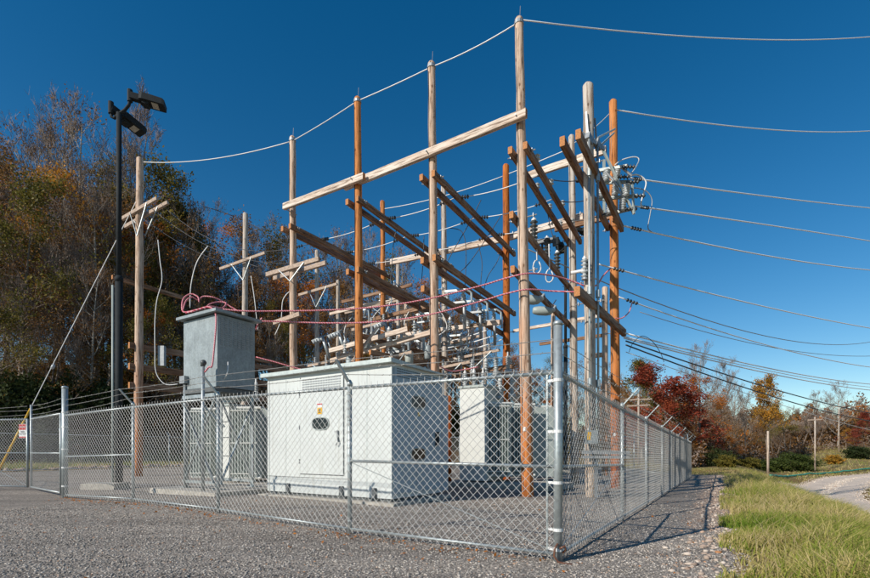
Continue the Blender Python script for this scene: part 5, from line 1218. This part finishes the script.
LM = [(0, 'left of the warning sign'), (26, 'above the warning sign'), (50, 'above the entrance gate'), (72, 'above the bluish gate post'), (96, 'just left of the tall lamp post'), (118, 'behind the tall lamp post'), (142, 'behind the guyed pole'), (165, 'right of the guyed pole'), (190, 'above the left of the metal box'), (215, 'above the right of the metal box'), (243, 'behind the one crossarm pole'), (268, 'left of the far front pole'), (292, 'behind the far front pole'), (316, 'behind the slim braced poles'), (340, 'right of the shortest slim pole'), (358, 'behind the orange front pole'), (384, 'behind the slim orange rear pole'), (410, 'left of the second tallest pole'), (434, 'behind the second tallest pole'), (462, 'right of the second tallest pole'), (488, 'left of the deep orange rear pole'), (508, 'behind the deep orange rear pole'), (528, 'behind the tallest pole'), (552, 'above the corner post'), (575, 'behind the bleached rear pole'), (600, 'behind the switch frame pole'), (628, 'just right of the orange switch pole'), (650, 'above the arms of the side fence'), (675, 'above the middle of the side fence'), (700, 'above the far end of the side fence'), (730, 'left of the orange crowned tree'), (765, 'by the thin field pole'), (800, 'above the green silt line'), (830, 'beyond the bend in the road'), (860, 'at the far right over the road')]
def where(px): return min(LM, key=lambda q: abs(q[0]-px))[1]
SKY = [(-40, 120), (0, 118), (30, 125), (55, 100), (75, 90), (100, 100), (125, 140), (150, 165), (175, 190), (200, 200), (225, 212), (260, 222), (300, 225), (340, 226), (380, 238), (420, 255), (450, 275), (480, 305), (510, 330), (545, 345), (580, 365), (620, 372)]
def sky(px): return float(np.interp(px, [a for a, b in SKY], [b for a, b in SKY]))
used = set()
def lab(kind, px, row):
    l = '%s %s, %s' % (KN[kind], where(px), row)
    if l in used: l = '%s %s, %s' % ('shorter ' + KN[kind], where(px), row)
    n = 0
    while l in used: n += 1; l = '%s %s, %s %s' % (('leaning', 'broader', 'thinner', 'denser', 'ragged', 'scruffy')[n-1]+' '+KN[kind], where(px), row, '')
    used.add(l.strip()); return l.strip()
# skyline row
row3 = [('olive2', 8), ('bare2', -20), ('bare3', 34), ('bare1', 56), ('bare3', 78), ('bare2', 100), ('olive1', 116), ('bare1', 134), ('olive1', 150), ('olive2', 163), ('bare3', 182), ('bare1', 205), ('bare2', 228), ('bare3', 256), ('bare1', 282), ('bare2', 312), ('bare3', 338), ('bare1', 372), ('bare3', 400), ('bare2', 428), ('rus1', 455), ('bare1', 478), ('rus2', 505), ('org', 535), ('rus1', 560), ('yel', 585), ('bare1', 612)]
for k, px in row3:
    yf = float(np.interp((px-CX)/F*50, *FOOT)); Y = np.interp(px, [0, 200, 400, 620], [48, 58, 72, 100])+rt_.uniform(-3, 3)
    extra = {'olive2': 12, 'dark': 22}.get(k, 0)
    tree(k, px, Y, sky(px)+(0 if k.startswith('bare') else 26)+rt_.uniform(-6, 6), lab(k, px, 'on the skyline'), wide=.85 if k.startswith('bare') else 1.)
row2 = [('rus2', -5), ('olive1', 18), ('bare2', 40), ('yel', 62), ('bare1', 84), ('bare3', 95), ('bare1', 110), ('org', 128), ('bare2', 150), ('olive2', 176), ('bare3', 196), ('rus2', 214), ('rus1', 236), ('rus2', 262), ('bare2', 285), ('org', 305), ('rus1', 330), ('bare1', 352), ('rus2', 378), ('bare3', 402), ('org', 425), ('rus1', 450), ('bare2', 472), ('rus2', 498), ('org', 520), ('bare3', 545), ('rus1', 572), ('org', 600)]
for k, px in row2:
    Y = np.interp(px, [0, 200, 400, 620], [42, 52, 64, 88])+rt_.uniform(-2, 2); s = sky(px); tree(k, px, Y, s+(450-s)*.22+rt_.uniform(-8, 12), lab(k, px, 'mid slope'))
row1 = [('olive1', 4), ('bare1', 24), ('rus2', 45), ('rus2', 70), ('bare3', 92), ('rus1', 112), ('olive1', 135), ('org', 158), ('bare2', 178), ('rus1', 202), ('yel', 222), ('rus2', 250), ('bare3', 272), ('olive1', 298), ('rus1', 322), ('bare1', 345), ('yel', 368), ('rus2', 395), ('bare3', 418), ('rus1', 442), ('yel', 466), ('rus2', 490), ('bare1', 515), ('org', 548), ('rus2', 580)]
for k, px in row1:
    Y = np.interp(px, [0, 200, 400, 620], [37, 47, 58, 80])+rt_.uniform(-2, 2); s = sky(px); tree(k, px, Y, s+(450-s)*.45+rt_.uniform(-10, 14), lab(k, px, 'low down'))
# the wood behind as one mass
def wood_mass():
    rng = np.random.RandomState(3); Vs = []; Fs = []; Ms = []; off = 0
    srcs = []
    for k in ('rus1', 'rus2', 'bare2', 'olive1', 'org'):
        me = pr[k][1]; n = len(me.vertices); co = np.empty(n*3, np.float32); me.vertices.foreach_get('co', co); co = co.reshape(-1, 3); f = np.empty(len(me.polygons)*4, np.int32); me.polygons.foreach_get('vertices', f) if False else me.loops.foreach_get('vertex_index', f); f = f.reshape(-1, 4)
        mi = np.empty(len(me.polygons), np.int32); me.polygons.foreach_get('material_index', mi)
        sel = rng.rand(len(f)) < .42; f = f[sel]; mi = mi[sel]; v = co[f.ravel()]; srcs.append((v, mi, {'rus1': 1, 'rus2': 1, 'bare2': 0, 'olive1': 2, 'org': 3}[k]))
    for i in range(120):
        px = rng.uniform(-60, 640); d = rng.uniform(0, 1); Y = np.interp(px, [0, 200, 400, 620], [40, 50, 62, 90])+d*18; X = (px-CX)/F*Y; z = hz(X, Y); s0 = sky(px)
        zt = EYE-(s0+(450-s0)*rng.uniform(.07, .6)-HY)/F*Y; h = max(zt-z, 5.); s = min(h/15.6, 1.5)
        v, mi, c = srcs[rng.randint(5)]; a = rng.uniform(0, 6.28); w = v*s*1.1; ww = w.copy(); ww[:, 0] = w[:, 0]*np.cos(a)-w[:, 1]*np.sin(a); ww[:, 1] = w[:, 0]*np.sin(a)+w[:, 1]*np.cos(a); ww += (X, Y, z)
        Vs.append(ww); Fs.append(np.arange(len(ww)).reshape(-1, 4)+off); off += len(ww); Ms.append(np.where(mi == 1, c, 0))
    o = npmesh('hillside_wood', np.concatenate(Vs), np.concatenate(Fs), [M['twig'], M['l_brown'], M['l_olive'], M['l_orange']], np.concatenate(Ms)); tag(o, 'tangled autumn wood covering the hillside behind the substation', 'woodland', kind='stuff')
wood_mass()
def leafcloud(n, fn, ls, seed):
    rng = np.random.RandomState(seed); C = fn(rng, n); n = len(C)
    a = rng.normal(size=(n, 3)); a /= np.linalg.norm(a, axis=1)[:, None]; b = np.cross(a, rng.normal(size=(n, 3))); b /= np.linalg.norm(b, axis=1)[:, None]
    s = ls*rng.uniform(.5, 1.3, (n, 1)); return np.stack([C-a*s, C-b*s*.6, C+a*s, C+b*s*.6], 1).reshape(-1, 3), np.arange(n*4).reshape(n, 4)
def undergrowth():
    def fn(rng, n):
        px = rng.uniform(-60, 640, n); Y = np.interp(px, [0, 200, 400, 620], [34, 44, 55, 76])+rng.uniform(0, 14, n)
        X = (px-CX)/F*Y; hh = 1.5+1.6*np.sin(X*.5)*np.sin(Y*.6+1)+1.0*np.sin(X*1.7+Y); hh = np.clip(hh, .25, 4); keep = Y > np.interp(X, *FOOT)-1.5; X = X[keep]; Y = Y[keep]; hh = hh[keep]
        return np.stack([X, Y, H(X, Y)+rng.uniform(0, 1, len(X))*hh], -1)
    v, f = leafcloud(90000, fn, .2, 4); rng = np.random.RandomState(2); c = v[::4]; q = np.sin(c[:, 0]*.23+1.2)+np.sin(c[:, 1]*.31+c[:, 0]*.12)+rng.normal(0, .3, len(c)); mi = np.where(q > .6, 0, np.where(q > -.4, 1, 2))
    o = npmesh('undergrowth', v, f, [M['l_dark'], M['l_brown'], M['l_olive']], mi); tag(o, 'dark shrubs and fallen leaves under the trees at the foot of the hill', 'undergrowth', kind='stuff')
undergrowth()
# right side: the autumn trees beyond the end of the side fence, and the field edge
GRT = 'trees beyond the end of the yard'
rtl = [('olive2', 655, 58, 357, 'olive and yellow tree just left of the crimson tree', 1.3), ('red', 668, 50, 366, 'large crimson tree above the far end of the side fence', 1.55), ('red', 655, 48, 400, 'low crimson tree right behind the side fence arms', 1.4),
       ('bare1', 697, 70, 346, 'tall bare tree standing behind the crimson tree', 1.0), ('org', 697, 52, 376, 'orange and red tree right of the large crimson tree', 1.2), ('rus1', 722, 62, 402, 'brown leaved tree left of the slender bare one', 1.2), ('red', 712, 54, 420, 'small low red tree at the edge of the grass', 1.2),
       ('bare3', 745, 80, 392, 'slender bare tree left of the orange crowned tree', 1.0), ('org2', 768, 80, 375, 'tall orange crowned tree standing alone above the field pole', 1.05), ('olive1', 786, 92, 402, 'short olive tree touching the orange crowned tree', 1.1),
       ('rus2', 748, 76, 424, 'scrubby brown tree behind the thin field pole', 1.6), ('rus1', 790, 96, 426, 'scrubby russet tree right of the orange crowned tree', 1.6), ('bare1', 838, 104, 382, 'tall bare tree by the second field pole', 1.1), ('bare2', 815, 108, 398, 'bare forked tree left of the tall bare one by the field', 1.1),
       ('rus2', 818, 108, 430, 'russet thicket tree above the green bushes', 1.8), ('red', 872, 98, 412, 'red and orange tree over the road at the far right', 1.5), ('yel', 846, 100, 428, 'low yellow tree beside the red one at the far right', 1.6), ('bare3', 722, 75, 400, 'thin bare tree behind the brown leaved tree', 1.0),
       ('rus1', 640, 62, 395, 'brown tree seen through the low wire bundle', 1.3), ('org', 730, 57, 436, 'low orange tree at the end of the grass bank', 1.7), ('rus2', 690, 50, 425, 'low russet tree behind the far fence corner', 1.7), ('bare2', 706, 64, 358, 'bare forked tree just right of the crimson tree top', 1.0), ('bare1', 735, 84, 384, 'bare wide tree behind the slender one', 1.1), ('bare2', 800, 112, 392, 'bare tree right of the orange crowned tree', 1.1), ('org', 680, 56, 384, 'orange leaved tree against the crimson tree', 1.3), ('bare3', 642, 70, 362, 'bare upright tree seen between the low wires and the switch pole', 1.1), ('rus1', 900, 95, 400, 'brown tree beyond the picture edge over the road', 1.3), ('bare2', 775, 105, 405, 'faint bare tree far behind the orange crowned one', 1.), ('bare1', 870, 120, 405, 'faint bare tree far behind the red one', 1.)]
for k, px, Y, yt, lb, w in rtl: tree(k, px, Y, yt, lb, GRT, wide=w)
for (k, px, Y, yt, lb, w) in (('rus1', 663, 75, 415, '', 1.),): pass
def ridge():
    def fn(rng, n):
        px = rng.uniform(600, 1150, n); Y = rng.uniform(112, 190, n); X = (px-CX)/F*Y; top = np.interp(px, [600, 700, 800, 870, 1150], [375, 402, 412, 398, 385])+6*np.sin(px*.13)+4*np.sin(px*.37)
        zt = EYE-(top-HY)/F*Y; z = H(X, Y); return np.stack([X, Y, z+np.maximum(zt-z, 3)*rng.uniform(0, 1, n)**.8*(.5+.5*(Y-100)/90)], -1)
    v, f = leafcloud(75000, fn, .5, 9); c = v[::4]; rng = np.random.RandomState(8); q = np.sin(c[:, 0]*.11)+np.sin(c[:, 1]*.13+c[:, 0]*.05)+rng.normal(0, .4, len(c)); mi = np.where(q > 1.2, 2, np.where(q > -.5, 0, 1))
    o = npmesh('far_wood', v, f, [M['l_brown'], M['twig'], M['l_orange']], mi); tag(o, 'distant brown and orange wood along the far side of the field', 'woodland', kind='stuff')
ridge()
def thicket():
    def fn(rng, n):
        px = rng.uniform(690, 900, n); px = np.where((px > 805) & (rng.rand(n) < .75), rng.uniform(690, 805, n), px); Y = np.interp(px, [690, 750, 790, 870], [44, 62, 88, 104])+rng.uniform(0, 10, n); X = (px-CX)/F*Y; hh = 1.6+1.0*np.sin(X*.7)+.7*np.sin(X*1.9+Y); return np.stack([X, Y, H(X, Y)+rng.uniform(0, 1, n)*np.clip(hh, .4, 4)], -1)
    v, f = leafcloud(30000, fn, .15, 14); rng = np.random.RandomState(2); mi = (rng.rand(len(f)) < .55).astype(int)
    o = npmesh('brush', v, f, [M['twig'], M['l_brown']], mi); tag(o, 'brown scrub and dead stems along the field edge under the trees', 'brush', kind='stuff')
thicket()
def bush(px, Y, w, h, label, mat='l_green', n=5000, ls=.12):
    X = (px-CX)/F*Y; z = hz(X, Y); o = thing('bush', Vector((X, Y, z)), label, 'bush', 'bushes beyond the grass bank')
    def fn(rng, n):
        C = rng.normal(size=(n, 3)); C /= np.linalg.norm(C, axis=1)[:, None]; r = rng.uniform(.5, 1.08, (n, 1))**.8*(1+.26*np.sin(C[:, :1]*5+C[:, 2:]*7+px)+.18*np.sin(C[:, 1:2]*9+C[:, :1]*11+px)+.1*np.sin(C[:, 2:]*17+C[:, :1]*13)); C = C*r*np.array([w/2, w/2.2, h*.55]); C[:, 2] += h*.45; C = C[C[:, 2] > 0]; return C+np.array([X, Y, z])
    v, f = leafcloud(n, fn, ls, int(px)); npmesh('foliage', v, f, [M[mat]], origin=(X, Y, z), parent=None).parent = o
    o.children[0].location = (0, 0, 0)
    mb = MB()
    for k in range(7): a = k*.9; mb.tube([Vector((X, Y, z-.1)), Vector((X+math.cos(a)*w*.25, Y+math.sin(a)*w*.25, z+h*.6))], .04, 5)
    mb.build('stem', M['bark'], o)
bush(795, 64, 4.8, 2.3, 'large green bush left of the bend in the road', n=14000, ls=.09)
bush(772, 64, 3.2, 1.6, 'green bush behind the thin field pole')
bush(748, 54, 2.0, 1.0, 'olive green bush left of the thin field pole', 'l_olive', 9000, .07)
bush(834, 72, 2.2, 1.3, 'small bright yellow green bush in the field', 'l_yellow', 2500)
bush(858, 78, 3.4, 1.9, 'dark bush beneath the red tree at the far right', 'l_dark')
bush(712, 50, 3.6, 1.8, 'dark green bush under the crimson tree', 'l_dark', 9000, .08)
bush(727, 46, 1.8, 1.1, 'straw and olive shrub at the edge of the grass bank', 'l_olive', 8000, .06)
for i, (px, Y, w, h) in enumerate(((10, 37, 8, 5), (55, 39, 7, 4.2), (95, 40, 6, 4.), (30, 36, 6, 3.))):
    bush(px, Y, w, h, ('big dark evergreen shrub behind the warning sign', 'dark evergreen shrub above the bluish gate post', 'dark evergreen shrub left of the lamp post base', 'low dark shrub behind the guy wire')[i], 'l_dark', 9000, .15)
# field poles, silt sock, stakes
def upole(px, Y, yt, label, arms=()):
    X = (px-CX)/F*Y; z = hz(X, Y); t = PX(px, yt, Y); o = thing('utility_pole', Vector((X, Y, z)), label, 'pole', 'wooden poles in the field')
    mb = MB(); mb.tube([(X, Y, z-.3), t], [.10, .085], 8); mb.build('shaft', M['pole_pale'], o, smooth=True)
    for (dy, L) in arms: mb = MB(); c = PX(px, yt+dy, Y); mb.bar(c-Vector((L/2, 0, 0)), c+Vector((L/2, 0, .1)), .12, .14); mb.build('crossarm', M['arm'], o)
upole(768, 40, 431, 'slim brown pole standing alone in the field edge'); upole(815, 62, 417, 'pale pole standing among the scrub right of the orange crowned tree', ((3, 1.8),)); upole(638.5, 46, 394, 'short pole with a pale crossarm behind the side fence', ((6, 2.6), (12, 2.2)))
upole(839, 92, 404, 'distant pole behind the tall bare tree', ((3, 2.),))
P = []
for (x, y) in ((35.8, 46.6), (40, 50.8), (45, 54.4), (50, 57.5), (56, 60.8), (64, 64.5), (77, 69.5), (95, 75)): P.append(Vector((x-2.5, y-.3, hz(x-2.5, y-.3)+.18)))
P = [Vector((29.3, 41.6, hz(29.3, 41.6)+.12))]+P
mb = MB(); Q = []
for i in range(len(P)-1):
    for k in range(5): q = P[i].lerp(P[i+1], k/5); q = q+Vector((rt_.uniform(-.15, .15), rt_.uniform(-.15, .15), rt_.uniform(-.05, .05))); Q.append(q)
mb.tube(Q, .10, 8); tag(mb.build('silt_sock', M['silt'], smooth=True), 'long green silt sock laid along the far edge of the road', 'silt barrier')

# ------------------------------------------------------------------ light, sky, camera
SUN = Vector((.794, .608, 0)).normalized(); EL = math.radians(30.3)
d = Vector((SUN.x*math.cos(EL), SUN.y*math.cos(EL), -math.sin(EL)))
sl = bpy.data.lights.new('sun', 'SUN'); sl.energy = 4.5; sl.angle = math.radians(.5); sl.color = (1, .945, .86)
so_ = bpy.data.objects.new('sun', sl); COL.objects.link(so_); so_.rotation_euler = d.to_track_quat('-Z', 'Y').to_euler(); so_.location = (-30, -20, 40)
w = bpy.data.worlds.new('World'); scene.world = w; w.use_nodes = True; wt = w.node_tree
st = wt.nodes.new('ShaderNodeTexSky'); st.sky_type = 'NISHITA'; st.sun_disc = False; st.sun_elevation = EL; st.sun_rotation = math.atan2(-SUN.x, -SUN.y); st.altitude = 300; st.air_density = 1.0; st.dust_density = .1; st.ozone_density = 1.5
bg = wt.nodes['Background']; bg.inputs['Strength'].default_value = .10
hs = wt.nodes.new('ShaderNodeHueSaturation'); hs.inputs['Saturation'].default_value = 1.45; hs.inputs['Hue'].default_value = .497; wt.links.new(st.outputs[0], hs.inputs['Color']); wt.links.new(hs.outputs[0], bg.inputs[0])
cam = bpy.data.cameras.new('camera'); co = bpy.data.objects.new('camera', cam); COL.objects.link(co); co.location = (0, 0, EYE); co.rotation_euler = (math.radians(90), 0, 0)
cam.sensor_width = 36; cam.lens = F/870*36; cam.shift_y = (HY-289)/870; cam.clip_end = 6000; cam.clip_start = .1; scene.camera = co
scene.view_settings.view_transform = 'Standard'; scene.view_settings.look = 'None'; scene.view_settings.gamma = 1; scene.view_settings.use_curve_mapping = False; scene.view_settings.exposure = .10
scene.cycles.use_denoising = True if hasattr(scene, 'cycles') else False
